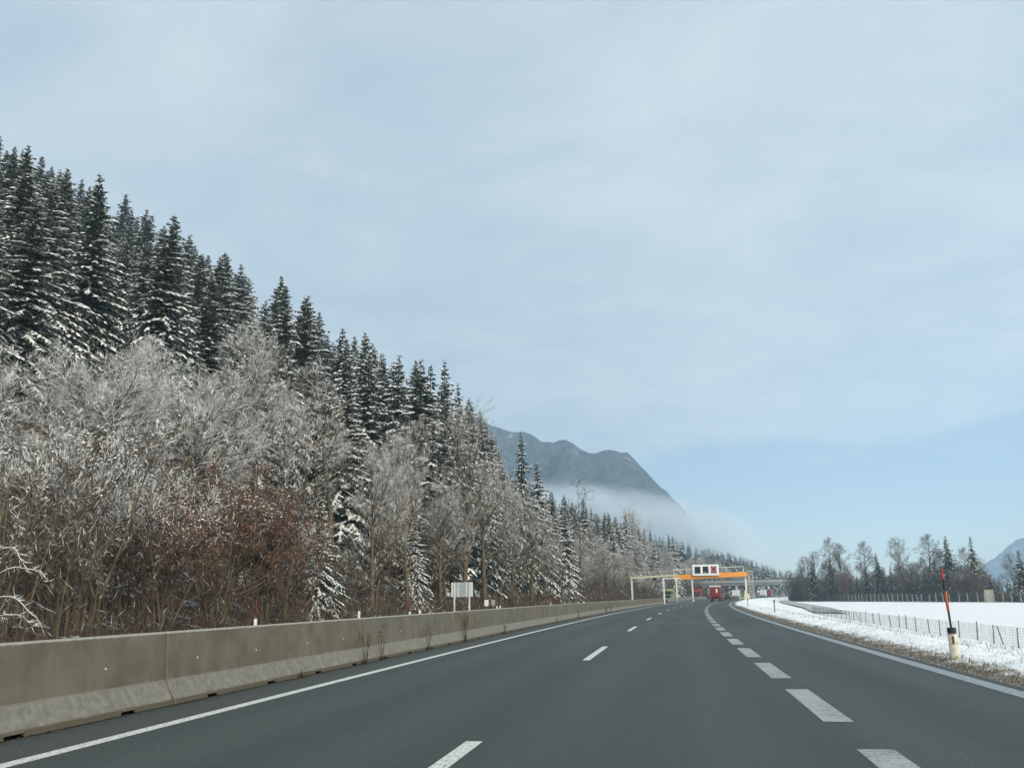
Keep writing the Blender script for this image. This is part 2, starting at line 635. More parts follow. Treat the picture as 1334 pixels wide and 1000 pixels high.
def bank(u, y):
    pts = ((5.15, -.012), (5.5, .02), (6.1, .05), (6.8, .07), (7.6, .02), (9.5, -.28), (12, -.75), (14.6, -1.0), (20, -1.15), (60, -1.3), (800, -1.4))
    for (a, za), (b, zb) in zip(pts[:-1], pts[1:]):
        if a <= u <= b:
            z = za + (zb - za) * (u - a) / (b - a)
            break
    else:
        z = pts[-1][1]
    r = min(1, max(0, (u - 5.3) / 1.2))
    amp = .17 if u < 14 else .10
    return z + r * (amp * N1(u * 1.1, y * .8) + .10 * N2(u * 3.1, y * 2.7) + .06 * N3(u * 7, y * 6))


bank_us = frange(5.15, 14, .17) + frange(14.6, 24, .8)[0:] + [30, 40, 55, 75, 100, 140, 200, 300, 450]
bank_ys = frange(-12, 8, 1.0) + frange(8.2, 60, .2) + frange(61, 140, 1.0) + frange(144, 420, 6) + frange(440, 1100, 40)
sheet('snow_bank', bank_us, bank_ys, bank, M['verge'])

tr = MB()
tys = frange(120, 360, 8)
for a, b in zip(tys[:-1], tys[1:]):
    f = lambda y: 15.2 + 2.0 * smooth(120, 170, y) - 3.0 * smooth(200, 340, y)
    tr.poly((on(f(a), a, -.86), on(f(a) + 4.2, a, -.86), on(f(b) + 4.2, b, -.86), on(f(b), b, -.86)))
kind(tr.build('farm_track', M['track']), 'structure')

# ------------------------------------------------------------------ mountains
crest_px = [(-200, 430), (300, 470), (560, 525), (640, 548), (665, 557), (690, 559), (705, 567), (722, 572), (738, 568),
            (752, 577), (766, 585), (784, 582), (800, 580), (815, 583), (830, 596), (845, 615), (860, 630), (876, 646),
            (890, 659), (902, 678), (912, 700), (922, 728), (932, 760), (944, 772)]


def mountain(name, crest, Y0, depth_front, depth_back, seed, rough, label):
    nf = vnoise(seed)
    nh = vnoise(seed + 9)
    pts = [at_depth(x, y, Y0) for x, y in crest]
    xs = [p.x for p in pts]; zs = [p.z for p in pts]
    b = MB()
    nx, nt = 170, 60
    gx = np.linspace(xs[0], xs[-1], nx)
    for i, x in enumerate(gx):
        zc_ = float(np.interp(x, xs, zs))
        for j in range(nt):
            q = j / (nt - 1) * 2 - 1          # -1 front foot .. 0 crest .. 1 back foot
            d = abs(q)
            y = Y0 + (q * depth_front if q < 0 else q * depth_back)
            spur = nf(x * .006 + 3, y * .004) * 1.2 + nh(x * .017, y * .012) * .55 + nf(x * .05, y * .04) * .22
            h = zc_ * (1 - d ** .85) + rough * spur * zc_ * math.sin(min(1, d * 1.6) * PI) * .55 * smooth(.02, .30, d)
            h = min(h, zc_ * (1 - .35 * d))
            h += rough * zc_ * .022 * (nh(x * .06, y * .05) + .9 * nf(x * .13, 1) + .7 * nh(x * .31, y * .2)) * (1 if d < .9 else 0)
            b.v.append((x, y, max(h, -3.1) - .6 * d))
    for i in range(nx - 1):
        for j in range(nt - 1):
            a = i * nt + j
            b.f.append((a, a + nt, a + nt + 1, a + 1)); b.m.append(0)
    o = b.build(name, M['mountain'], None, True)
    kind(o, 'structure', label)
    return o


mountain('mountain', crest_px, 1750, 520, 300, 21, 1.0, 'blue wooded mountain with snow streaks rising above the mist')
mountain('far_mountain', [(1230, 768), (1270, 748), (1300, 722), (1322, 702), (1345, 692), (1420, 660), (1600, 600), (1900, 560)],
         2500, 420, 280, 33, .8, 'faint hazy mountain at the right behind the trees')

# ------------------------------------------------------------------ haze and mist
vt = bpy.data.materials.new('haze_air'); vt.use_nodes = True
vt.node_tree.nodes.clear()
vo = vt.node_tree.nodes.new('ShaderNodeOutputMaterial')
pv = vt.node_tree.nodes.new('ShaderNodeVolumePrincipled')
pv.inputs['Color'].default_value = (.60, .80, .97, 1)
pv.inputs['Density'].default_value = HAZE
pv.inputs['Anisotropy'].default_value = 0.1
vt.node_tree.links.new(pv.outputs[0], vo.inputs['Volume'])
g = MB()
g.box((0, 1400, 298), (6400, 4400, 606))
kind(g.build('haze', vt), 'stuff', 'pale winter haze filling the valley air')


def mist(c, d, dens, tilt, label, seed):
    """a soft mist bank: density fades towards the edge of its bounds and is torn by noise"""
    m2 = bpy.data.materials.new('mist_air'); m2.use_nodes = True
    nt = m2.node_tree; nt.nodes.clear()

    def N(t_, **kw):
        n = nt.nodes.new(t_)
        for k, v in kw.items():
            setattr(n, k, v)
        return n
    out = N('ShaderNodeOutputMaterial'); v = N('ShaderNodeVolumePrincipled')
    v.inputs['Color'].default_value = (.86, .94, .99, 1)
    tc = N('ShaderNodeTexCoord')
    ln = N('ShaderNodeVectorMath', operation='LENGTH'); nt.links.new(tc.outputs['Object'], ln.inputs[0])
    fall = N('ShaderNodeMapRange', interpolation_type='SMOOTHERSTEP')
    fall.inputs[1].default_value = 1.0; fall.inputs[2].default_value = .10
    nt.links.new(ln.outputs['Value'], fall.inputs[0])
    mp = N('ShaderNodeMapping'); mp.inputs['Location'].default_value = (seed * 1.7, 0, seed); mp.inputs['Scale'].default_value = (d[0] / d[2] * .55, d[1] / d[2] * .55, 1.0)
    nt.links.new(tc.outputs['Object'], mp.inputs[0])
    no = N('ShaderNodeTexNoise'); no.inputs['Scale'].default_value = 1.5; no.inputs['Detail'].default_value = 4; no.inputs['Roughness'].default_value = .6
    nt.links.new(mp.outputs[0], no.inputs['Vector'])
    tear = N('ShaderNodeMapRange', interpolation_type='SMOOTHSTEP')
    tear.inputs[1].default_value = .30; tear.inputs[2].default_value = .62; tear.inputs[3].default_value = .12
    nt.links.new(no.outputs[0], tear.inputs[0])
    mu = N('ShaderNodeMath', operation='MULTIPLY'); nt.links.new(fall.outputs[0], mu.inputs[0]); nt.links.new(tear.outputs[0], mu.inputs[1])
    mu2 = N('ShaderNodeMath', operation='MULTIPLY'); nt.links.new(mu.outputs[0], mu2.inputs[0]); mu2.inputs[1].default_value = dens
    nt.links.new(mu2.outputs[0], v.inputs['Density'])
    nt.links.new(v.outputs[0], out.inputs['Volume'])
    b = MB()
    nu_, nv_ = 32, 16
    for j in range(nv_ + 1):
        th = PI * j / nv_
        for i in range(nu_):
            ph = 2 * PI * i / nu_
            b.v.append((math.sin(th) * math.cos(ph), math.sin(th) * math.sin(ph), math.cos(th)))
    for j in range(nv_):
        for i in range(nu_):
            a, a2 = j * nu_ + i, j * nu_ + (i + 1) % nu_
            b.f.append((a, a + nu_, a2 + nu_, a2)); b.m.append(0)
    o = b.build('mist_bank', m2, None, True)
    o.location = c; o.scale = d; o.rotation_euler = (0, tilt, 0)
    kind(o, 'stuff', label)


p = at_depth(785, 660, 1150)
mist((p.x, 1150, p.z), (215, 130, 36), .021, R(9), 'white mist bank lying below the mountain', 5)
p = at_depth(902, 700, 1250)
mist((p.x, 1250, p.z), (125, 110, 62), .036, R(9), 'thin mist spreading over the end of the wooded ridge', 7)

# ------------------------------------------------------------------ tree builders
def rv(rnd, s=1.0):
    return Vector((rnd.uniform(-s, s), rnd.uniform(-s, s), rnd.uniform(-s, s)))


def spruce_mesh(seed, H, snowy, whorls, per, dens, width=.165):
    rnd = random.Random(seed)
    tb = MB()
    bend = rnd.uniform(-.15, .15)
    tb.tube([(bend * math.sin(q * PI) * .6, 0, H * q) for q in (0, .3, .6, .85, 1)], [.0125 * H, .0095 * H, .006 * H, .003 * H, .0006 * H], 7)
    b = MB()
    R0 = H * width * rnd.uniform(.92, 1.1)
    Z = Vector((0, 0, 1))
    lop = [rnd.uniform(.72, 1.18) for _ in range(8)]
    for i in range(whorls):
        tt = .05 + .94 * (i / (whorls - 1)) ** .96
        L = R0 * (1 - tt) ** .80 * (1 if tt > .22 else .78 + tt) * rnd.uniform(.86, 1.12) + .05 * H / 24
        n = max(3, int(per * (.55 + .45 * (1 - tt)) + rnd.random()))
        a0 = rnd.uniform(0, 6.28)
        for kk in range(n):
            if rnd.random() < .12:
                continue
            az = a0 + 6.283 * kk / n + rnd.uniform(-.28, .28)
            l = L * rnd.uniform(.72, 1.18) * lop[int(az / 6.2832 * 8) % 8]
            e = -.56 + .86 * tt ** 2.2 + rnd.uniform(-.15, .15)
            dr = Vector((math.cos(az), math.sin(az), 0)); sd = Vector((-math.sin(az), math.cos(az), 0))
            z0 = tt * H + rnd.uniform(-.25, .25)
            sag = rnd.uniform(.10, .40) * (1 - tt)

            def P(s):
                return dr * (l * s) + Z * (z0 + l * (math.tan(e) * s - sag * s * s + .22 * sag * s ** 3))
            if dens <= 0:          # far tree: two blades and a snow blade per bough
                q0, q1 = P(.05), P(1.0) - Z * (.30 * l)
                b.blade(q0, q1, .30 * l + .10, sd, 0)
                b.poly((q0, P(.5) - Z * (.55 * l + .2), q1), 0)
                if rnd.random() < snowy:
                    b.blade(P(.3) + Z * .12, P(.95) - Z * (.24 * l), .15 * l + .08, sd, 1)
                continue
            m = max(2, int(l * dens))
            pw = P(.02)
            for s_ in range(m):
                s = (s_ + .6 + rnd.uniform(-.2, .2)) / m
                q = P(s)
                fw = (P(min(1, s + .08)) - P(max(0, s - .08))).normalized()
                w = (.31 * l * (1.12 - s) + .05 + .17 * min(1, l / 1.5)) * rnd.uniform(.75, 1.25)
                for sg in (-1, 1):
                    dd = (fw * .75 + sd * sg * rnd.uniform(.7, 1.0) - Z * rnd.uniform(.1, .45)).normalized()
                    tip = q + dd * w
                    sn = Z.cross(dd).normalized()
                    b.blade(q, tip, .19 * w + .03 + .03 * min(1, l), (sn + Z * rnd.uniform(-.7, .7)).normalized(), 2 if rnd.random() < .55 * snowy else 0)
                    if rnd.random() < snowy * .66:
                        b.blade(q.lerp(tip, .1) + Z * .08, tip + Z * .03, .17 * w + .06, (sn + Z * rnd.uniform(-.35, .35)).normalized(), 1)
                # hanging dark fringe
                dn = rnd.uniform(.35, .65) * (.1 + .40 * l)
                b.poly((q - fw * .22, q + fw * .22, q + fw * rnd.uniform(-.2, .2) - Z * dn + sd * rnd.uniform(-.15, .15)), 0)
                if rnd.random() < snowy:
                    ww = rnd.uniform(.12, .31) * (.25 + .38 * min(l, 2))
                    ln = rnd.uniform(.28, .62) * min(1, .3 + .5 * l)
                    c = q + Z * rnd.uniform(.08, .16)
                    ed = c + fw * ln * .8 - Z * (ln * .4)
                    b.poly((c - fw * ln, c + sd * ww - Z * (ww * .75), ed, c + Z * .07), 1)
                    b.poly((c - fw * ln, c + Z * .07, ed, c - sd * ww - Z * (ww * .75)), 1)
            b.blade(pw, P(1.04), .10, sd, 0)
            for _ in range(2):      # dark inner needles round the trunk
                a1 = rnd.uniform(0, 6.28)
                d1 = Vector((math.cos(a1), math.sin(a1), rnd.uniform(-.9, .1)))
                q = Z * (z0 + rnd.uniform(-.4, .4)) + d1 * .12
                b.blade(q, q + d1 * min(l * .6, 1.1), .16 + .06 * l, Vector((-d1.y, d1.x, rnd.uniform(-.8, .8))).normalized(), 0)
    if dens > 0:
        b.tube([(0, 0, H * .93), (0, 0, H * 1.005)], [.05, .012], 4, 0)
    return tb.mesh('spruce_trunk', M['spruce_bark'], True), b.mesh('spruce_crown', [M['needles'], M['tree_snow'], M['frost_needles']])


def bare_mesh(seed, H, spread=.35, frost=.5, snowy=.5, stems=1, limbs=13, twigs=9, first=.22, up=.55, leafy=0.0, leafmat='leaf',
              trunk_r=None, lean=0.0, twigmat='twig', sub=6, leaf_lo=0.0, topsnow=0.0):
    """deciduous tree in winter: trunk and limbs, fine branches, twigs, snow lying on them"""
    rnd = random.Random(seed)
    tb, b = MB(), MB()
    Z = Vector((0, 0, 1))
    trunk_r = trunk_r or .014 * H + .03

    def snowline(pts, rad, prob):
        for p_, q_, r_ in zip(pts[:-1], pts[1:], rad):
            d = q_ - p_
            if d.length < 1e-6 or abs(d.normalized().z) > .86 or rnd.random() > prob * (.25 + .75 * smooth(.15, .6, p_.z / H)):
                continue
            sd = d.cross(Z).normalized() * max(.012, r_ * .8)
            up_ = Z * (r_ * .75 + .004)
            b.poly((p_ + up_ - sd, p_ + up_ + sd, q_ + up_ + sd, q_ + up_ - sd), 1)

    def path(p, d, ln, k, wob, trop):
        pts = [p.copy()]
        for _ in range(k):
            d = (d + rv(rnd, wob) + Z * trop).normalized()
            p = p + d * (ln / k)
            pts.append(p.copy())
        return pts

    def along(pts, s):
        x = s * (len(pts) - 1)
        i = min(int(x), len(pts) - 2)
        return pts[i].lerp(pts[i + 1], x - i), (pts[i + 1] - pts[i]).normalized()

    def side_dir(d, ang):
        a = d.cross(rv(rnd) + Vector((.01, 0, 0))).normalized()
        return (d * math.cos(ang) + a * math.sin(ang)).normalized()

    def twig(p, d, ln):
        q = p + d * ln
        sd = d.cross(rv(rnd)).normalized()
        r_ = rnd.random()
        hi = smooth(.22, .72, q.z / H)
        b.blade(p, q, .009 + .005 * ln, sd, 2 if r_ < frost * hi else 0)
        if rnd.random() < snowy * .65 * hi:
            sh = d.cross(Z)
            sh = sh.normalized() if sh.length > .1 else sd
            b.blade(p + Z * .012, q + Z * .016, .010 + .006 * ln, sh, 1)
        if topsnow and q.z > H * topsnow and rnd.random() < .36:
            sh = rv(rnd); sh.z *= .2
            sh = sh.normalized() * rnd.uniform(.035, .085)
            s2 = Vector((-sh.y, sh.x, 0)) * .8
            c = q + Z * .05
            b.poly((c - sh, c + s2 * .7, c + sh, c - s2 * .7 + Z * .05), 1)
        if leafy and q.z > H * leaf_lo:
            for _ in range(3):
                if rnd.random() < leafy:
                    c = p.lerp(q, rnd.random()) + rv(rnd, .14)
                    s1, s2 = rv(rnd).normalized() * rnd.uniform(.05, .10), rv(rnd).normalized() * rnd.uniform(.04, .07)
                    b.poly((c - s1, c + s2, c + s1, c - s2), 3)

    for st in range(stems):
        if stems == 1:
            base = Vector((0, 0, -.2)); d0 = (Z + Vector((lean, 0, 0))).normalized(); h = H * .93
        else:
            a = 6.283 * (st + rnd.random() * .6) / stems
            rr = rnd.uniform(.15, .7)
            base = Vector((math.cos(a) * rr, math.sin(a) * rr, -.2))
            d0 = (Z + Vector((math.cos(a), math.sin(a), 0)) * rnd.uniform(.05, .35) * (spread / .35)).normalized()
            h = H * rnd.uniform(.65, .98)
        r0 = trunk_r if stems == 1 else trunk_r * rnd.uniform(.45, .8)
        tp = path(base, d0, h, 8, .055, .03)
        tr_ = [r0 * (1 - .93 * (i / 8) ** .9) for i in range(9)]
        tr_[0] *= 1.25
        tb.tube(tp, tr_, 7)
        nl = limbs if stems == 1 else max(4, limbs // 2)
        for i in range(nl):
            s = first + (1 - first) * (i + rnd.random() * .8) / nl
            s = min(s, .985)
            p, d = along(tp, s)
            prof = math.sin(PI * (.18 + .78 * (s - first * .6) / (1 - first * .6))) ** .8
            ln = H * spread * prof * rnd.uniform(.75, 1.2) + .3
            if stems > 1:
                ln *= .62
            dl = side_dir(d, rnd.uniform(.55, 1.05) * (1.15 - .45 * s))
            lp = path(p, dl, ln, 6, .13, .10 * up)
            lr0 = min(tr_[min(8, int(s * 8))] * .75, .028 * ln + .012)
            lr = [lr0 * (1 - .85 * j / 6) for j in range(7)]
            tb.tube(lp, lr, 5)
            snowline(lp, lr, snowy * .9)
            for j in range(sub):
                s2 = .18 + .82 * (j + rnd.random()) / sub
                p2, d2 = along(lp, min(s2, .99))
                l2 = ln * rnd.uniform(.25, .5) * (1.2 - .6 * s2) + .25
                bp = path(p2, side_dir(d2, rnd.uniform(.5, 1.0)), l2, 4, .16, .10 * up)
                br = [max(.006, .016 * l2 * (1 - .8 * q / 4)) for q in range(5)]
                tb.tube(bp, br, 4, 0, False)
                snowline(bp, br, snowy * .8)
                nb = max(3, int(4 * l2))
                for q in range(nb):
                    s3 = .1 + .9 * (q + rnd.random()) / nb
                    p3, d3 = along(bp, min(s3, .99))
                    l3 = l2 * rnd.uniform(.3, .55) * (1.15 - .5 * s3) + .2
                    d3 = (side_dir(d3, rnd.uniform(.5, 1.0)) + Z * .12 * up).normalized()
                    e3 = p3 + d3 * l3
                    b.blade(p3, e3, .014 + .004 * l3, d3.cross(rv(rnd)).normalized(), 2 if rnd.random() < frost * smooth(.22, .72, e3.z / H) else 0)
                    for w in range(twigs):
                        pw = p3.lerp(e3, .08 + .92 * (w + rnd.random()) / twigs)
                        twig(pw, (side_dir(d3, rnd.uniform(.3, .95)) + Z * .10 * up).normalized(), rnd.uniform(.25, .60) * (.55 + .035 * H))
    return tb.mesh('bare_trunk', M['bark'], True), b.mesh('bare_crown', [M[twigmat], M['tree_snow'], M['frost_twig'], M[leafmat]])


def plant(name, meshes, label, cat, loc, scale, rz, group=None, sxy=None):
    sxy = sxy or scale
    o = thing(name, label, cat, loc, rz, group, (sxy, sxy, scale))
    link('trunk', meshes[0], o)
    link('crown', meshes[1], o)
    return o


# ------------------------------------------------------------------ concrete median barrier
# profile across the segment, local x = 0 at the axis, right face towards +x
PROF = [(.30, 0.0), (.30, .075), (.285, .095), (.155, .345), (.138, .365), (.105, 1.02), (.088, 1.045)]
SEG = 4.5


def barrier_mesh(slot=True, taper=False):
    L = SEG - .045
    b = MB()
    ys = [-L / 2, -L / 2 + .02]
    for c in (-1.1, 1.1):
        if slot:
            ys += [c - .17, c - .165, c + .165, c + .17]
    ys += [L / 2 - .02, L / 2]
    rows = []
    for y in ys:
        inslot = slot and any(abs(y - c) < .168 for c in (-1.1, 1.1))
        k = .018 if abs(abs(y) - L / 2) < .005 else 0
        hs = 1.0
        if taper:
            hs = 1 - .72 * (y + L / 2) / L
        ring = []
        for sg in (1, -1):
            pr = PROF if sg == 1 else PROF[::-1]
            for x, z in pr:
                if inslot and z < .08:
                    x, z = (.30 if z > .05 else .22), (.045 if z > .05 else .04)
                ring.append((sg * max(.02, x - k), y, z * hs))
        rows.append(len(b.v))
        b.v.extend(ring)
    n = 2 * len(PROF)
    for a, c in zip(rows[:-1], rows[1:]):
        for i in range(n - 1):
            b.f.append((a + i, c + i, c + i + 1, a + i + 1)); b.m.append(0)
    b.f.append(tuple(rows[0] + i for i in range(n))); b.m.append(0)
    b.f.append(tuple(rows[-1] + i for i in range(n))[::-1]); b.m.append(0)
    return b.mesh('barrier_segment', M['barrier'])


bar_me = barrier_mesh(True)
bar_far = barrier_mesh(False)
bar_end = barrier_mesh(False, True)
cap = MB(); cap.tube([(0, 0, 0), (.010, 0, 0)], .017, 8)
cap_me = cap.mesh('anchor_cap', M['post_white'])
SEG_LABEL = {
    0: 'concrete median barrier segment filling the bottom left corner of the photo',
    1: 'concrete barrier segment with the second nearest full joint, tall and olive brown',
    2: 'concrete barrier segment just nearer than the first dry weeds at the road edge',
    3: 'concrete barrier segment ending where the tallest pair of dry weeds grows',
    4: 'concrete barrier segment between the paired tall weeds and the forked weed',
    5: 'concrete barrier segment between the forked weed and the dark bushy weed',
    6: 'concrete barrier segment directly below the white sign board on two posts',
    7: 'concrete barrier segment below the two small square signs',
}
y_first = 12.9 - SEG / 2
for i in range(-3, 37):
    yc = y_first + SEG * i
    p = on(-7.76, yc)
    me = bar_me if i < 14 else bar_far
    o = link('concrete_barrier', me)
    o.location = (p.x + rs.uniform(-.008, .008), p.y, 0)
    o.rotation_euler = (0, 0, -heading(yc) + rs.uniform(-.002, .002))
    lab = SEG_LABEL.get(i)
    if lab is None:
        lab = ('concrete barrier segment of the median beside the car, out of the left frame edge' if i < 0 else
               'concrete barrier segment of the middle run, past the small square signs' if i < 18 else
               'small distant concrete barrier segment near the start of the steel guardrail')
    words = ('first second third fourth fifth sixth seventh eighth ninth tenth eleventh twelfth thirteenth fourteenth fifteenth sixteenth '
             'seventeenth eighteenth nineteenth').split()
    if i >= 18:
        lab = words[36 - i] + ' concrete barrier segment counted back from the sloping end at the guardrail'
    elif i >= 8:
        lab = words[i - 8] + ' concrete barrier segment past the one below the small square signs'
    tag(o, lab, 'barrier', 'segments of the concrete median barrier')
    if -1 <= i < 6:
        for c in (-1.35, .75):
            q = link('anchor_cap', cap_me, o)
            q.location = (.128, c, .62)
o = link('concrete_barrier', bar_end)
yc = y_first + SEG * 37
o.location = on(-7.76, yc); o.rotation_euler = (0, 0, -heading(yc))
tag(o, 'sloping concrete end piece of the median barrier beside the guardrail', 'barrier')

# ------------------------------------------------------------------ steel guardrails


def guardrail(u, y0, y1, label, step, rails, post_h, post_r, mrail, mpost):
    o = thing('guardrail', label, 'guardrail', on(u, (y0 + y1) / 2))
    O = Vector(o.location)
    ys = frange(y0, y1, 6)
    for z in rails:
        b = MB()
        for a, c in zip(ys[:-1], ys[1:]):
            for prof in ((.0, .15, .05, .09), (.05, .09, .05, .03), (.05, .03, .0, 0), (0, 0, .05, -.03), (.05, -.03, .05, -.09), (.05, -.09, 0, -.15)):
                b.poly((on(u + .06 + prof[0], a, z + prof[1]) - O, on(u + .06 + prof[0], c, z + prof[1]) - O,
                        on(u + .06 + prof[2], c, z + prof[3]) - O, on(u + .06 + prof[2], a, z + prof[3]) - O))
        b.build('rail', mrail, o)
    pb = MB(); pb.box((0, 0, post_h / 2), (post_r, post_r * 1.3, post_h))
    pm = pb.mesh('guardrail_post', mpost)
    y = y0 + 1
    while y < y1:
        q = link('post', pm, o); q.location = on(u, y) - O
        y += step
    return o


guardrail(-7.35, 180, 296, 'steel double guardrail continuing the median after the concrete barrier', 4.0, (.95, .52), 1.1, .10, M['grey_metal'], M['grey_metal'])
guardrail(5.95, 205, 262, 'short steel guardrail with dark posts by the right gantry post', 2.6, (.68,), .95, .14, M['grey_metal'], M['wood_post'])


# ------------------------------------------------------------------ gantries
def text_mesh(name, s, size, mat, parent, loc, rot):
    cu = bpy.data.curves.new(name, 'FONT')
    cu.body = s
    cu.size = size
    cu.align_x = 'CENTER'
    cu.align_y = 'CENTER'
    cu.extrude = .004
    cu.materials.append(mat)
    tmp = bpy.data.objects.new(name, cu)
    col.objects.link(tmp)
    bpy.context.view_layer.update()
    me = bpy.data.meshes.new_from_object(tmp.evaluated_get(bpy.context.evaluated_depsgraph_get()))
    bpy.data.objects.remove(tmp)
    o = link(name, me, parent)
    o.location = loc
    o.rotation_euler = rot
    return o


GY = 252.0
gx = off(GY)
go = thing('sign_gantry', 'gantry with orange beam and white variable sign panel over the right carriageway', 'gantry', (gx, GY, 0), -.02)
pL, pR = -12.2, 7.3
tilt = .028                                     # the beam climbs towards the right


def bz(x):
    return 6.35 + tilt * (x - pL)


b = MB()
n = len(b.v)
for x in (pL, pR):
    for y in (-.5, .5):
        for z in (-.62, .62):
            b.v.append((x, y, bz(x) + z))
for q in ((0, 1, 3, 2), (4, 6, 7, 5), (0, 4, 5, 1), (2, 3, 7, 6), (0, 2, 6, 4), (1, 5, 7, 3)):
    b.f.append(q); b.m.append(0)
b.build('beam', M['orange'], go)
b = MB(); b.box(((pL + pR) / 2, .05, bz((pL + pR) / 2) - .7), (pR - pL - .3, .8, .1)); b.build('cable_tray', M['wood_post'], go)
for x in (-7.3, pR - .4):
    b = MB(); b.box((x, 0, bz(x) / 2 - .6), (.42, .42, bz(x) - .05)); b.box((x, 0, .05), (.8, .8, .25)); b.build('post', M['white_metal'], go)
for x in (pL + .1, -8.6, 2.0, pR - .8):
    b = MB(); b.tube([(x, -.45, bz(x) + .55), (x, -.45, bz(x) + 2.05)], .07, 6); b.build('railing_post', M['white_metal'], go)
b = MB()
b.tube([(pL + .05, -.45, bz(pL) + 2.05), (pR - .7, -.45, bz(pR) + 1.98)], .085, 6)
b.build('railing', M['white_metal'], go)
b = MB()
b.tube([(pL + .05, -.45, bz(pL) + 1.3), (pR - .7, -.45, bz(pR) + 1.25)], .03, 5)
b.build('railing', M['grey_metal'], go)
for x in (pL + .7, -8.8):
    b = MB(); b.tube([(x, -.2, bz(x) + 2.0), (x, -.2, bz(x) + 3.2)], .025, 5); b.build('aerial', M['white_metal'], go)
# ladder tower on the right
b = MB()
for x in (pR + .3, pR + 1.5):
    b.tube([(x, .4, -.5), (x, .4, 7.6)], .06, 5)
for k_ in range(15):
    z = .2 + .52 * k_
    b.tube([(pR + .3, .4, z), (pR + 1.5, .4, z)], .03, 4)
    b.tube([(pR + .3, .4, z), (pR + 1.5, .4, z + .52)], .022, 4)
b.box((pR + .9, .4, 7.7), (2.0, 1.2, .08))
b.build('ladder_tower', M['cream_metal'], go)
# variable message panel with three displays
sx0 = -3.5
sp = MB(); sp.box((sx0, -.80, bz(sx0) + 1.55), (7.0, .5, 2.9))
sign = sp.build('sign_panel', M['sign_white'], go)
for k_ in range(3):
    x = sx0 - 2.15 + 2.15 * k_
    zc_ = bz(sx0) + 1.57 + .012 * k_
    db = MB(); db.box((x, -1.065, zc_), (1.55, .035, 1.85)); db.build('display', M['dark'], sign)
    fb = MB()
    for dx, dz, w_, h_ in ((0, .97, 1.73, .09), (0, -.97, 1.73, .09), (-.82, 0, .09, 2.03), (.82, 0, .09, 2.03)):
        fb.box((x + dx, -1.075, zc_ + dz), (w_, .06, h_))
    fb.build('display_frame', M['sign_white'], sign)
    if k_ == 2:
        rb = MB()
        for i in range(28):
            a0, a1 = 2 * PI * i / 28, 2 * PI * (i + 1) / 28
            rb.poly([(x + r_ * math.cos(a), -1.088, zc_ + .06 + r_ * math.sin(a)) for r_, a in ((.52, a0), (.70, a0), (.70, a1), (.52, a1))])
        rb.build('speed_limit_ring', M['led_red'], sign)
        text_mesh('speed_limit', '100', .42, M['led_red'], sign, (x, -1.09, zc_ + .06), (PI / 2, 0, 0))
    if k_ == 1:
        rb = MB(); rb.box((x - .2, -1.087, zc_ - .72), (.6, .006, .22)); rb.build('lit_lamp', M['led_dim'], sign)

# gantry across the opposite carriageway
LY = 231.0
lo = thing('sign_gantry', 'pale cream gantry over the opposite carriageway left of the orange beam', 'gantry', (off(LY), LY, 0), -.02)
x0, x1 = -21.0, -9.2


def lz(x):
    return 5.85 + .035 * (x - x0)


b = MB()
for za, zb, mm in ((0, .42, 0),):
    n = len(b.v)
    for x in (x0, x1):
        for y in (-.45, .45):
            for z in (za, zb):
                b.v.append((x, y, lz(x) + z))
    for q in ((0, 1, 3, 2), (4, 6, 7, 5), (0, 4, 5, 1), (2, 3, 7, 6), (0, 2, 6, 4), (1, 5, 7, 3)):
        b.f.append(tuple(n + i for i in q)); b.m.append(mm)
b.build('beam', M['cream_metal'], lo)
b = MB()
b.tube([(x0, 0, lz(x0) + 1.45), (x1, 0, lz(x1) + 1.45)], .045, 5)
for k_ in range(9):
    xa = x0 + (x1 - x0) * k_ / 9; xb = x0 + (x1 - x0) * (k_ + 1) / 9
    b.tube([(xa, 0, lz(xa) + .42), (xa, 0, lz(xa) + 1.45)], .035, 4)
    b.tube([(xa, 0, lz(xa) + .42), (xb, 0, lz(xb) + 1.45)], .02, 4)
b.build('railing', M['cream_metal'], lo)
for x in (x0 + .4, x1 - .3):
    b = MB(); b.box((x, 0, lz(x) / 2 - .3), (.40, .40, lz(x) + .6)); b.build('post', M['white_metal'], lo)

PY_ = 174.0
po = thing('sensor_mast', 'white sensor mast with a horizontal arm on the median before the gantries', 'mast', on(-7.3, PY_))
b = MB(); b.box((0, 0, 2.3), (.26, .26, 4.6)); b.build('post', M['white_metal'], po)
b = MB(); b.box((1.45, 0, 4.68), (3.2, .24, .2)); b.build('arm', M['white_metal'], po)
b = MB(); b.box((2.85, 0, 4.42), (.34, .3, .34)); b.build('sensor_head', M['grey_metal'], po)

# ------------------------------------------------------------------ overpass
bo = thing('overpass_bridge', 'grey concrete overpass bridge crossing the motorway in the distance', 'bridge', (off(430) + 5, 430, 0), -.12)
b = MB(); b.box((0, 0, 6.35), (110, 9, 1.5)); b.build('deck', M['bridge'], bo)
for y in (-4.6, 4.6):
    b = MB(); b.box((0, y, 7.35), (110, .3, 1.0)); b.build('parapet', M['grey_metal'], bo)
for x in (-26, -12.8, 16, 42):
    b = MB(); b.box((x, 0, 2.3), (1.1, 6, 6.6)); b.build('pier', M['bridge'], bo)


# ------------------------------------------------------------------ sign board, small signs, delineators on the far side
def on_px(px, u, z, y0=20.0, y1=420.0):
    best = min((abs(seen_at(off(y) + u, y, z)[0] - px), y) for y in np.arange(y0, y1, .5))
    return float(best[1])


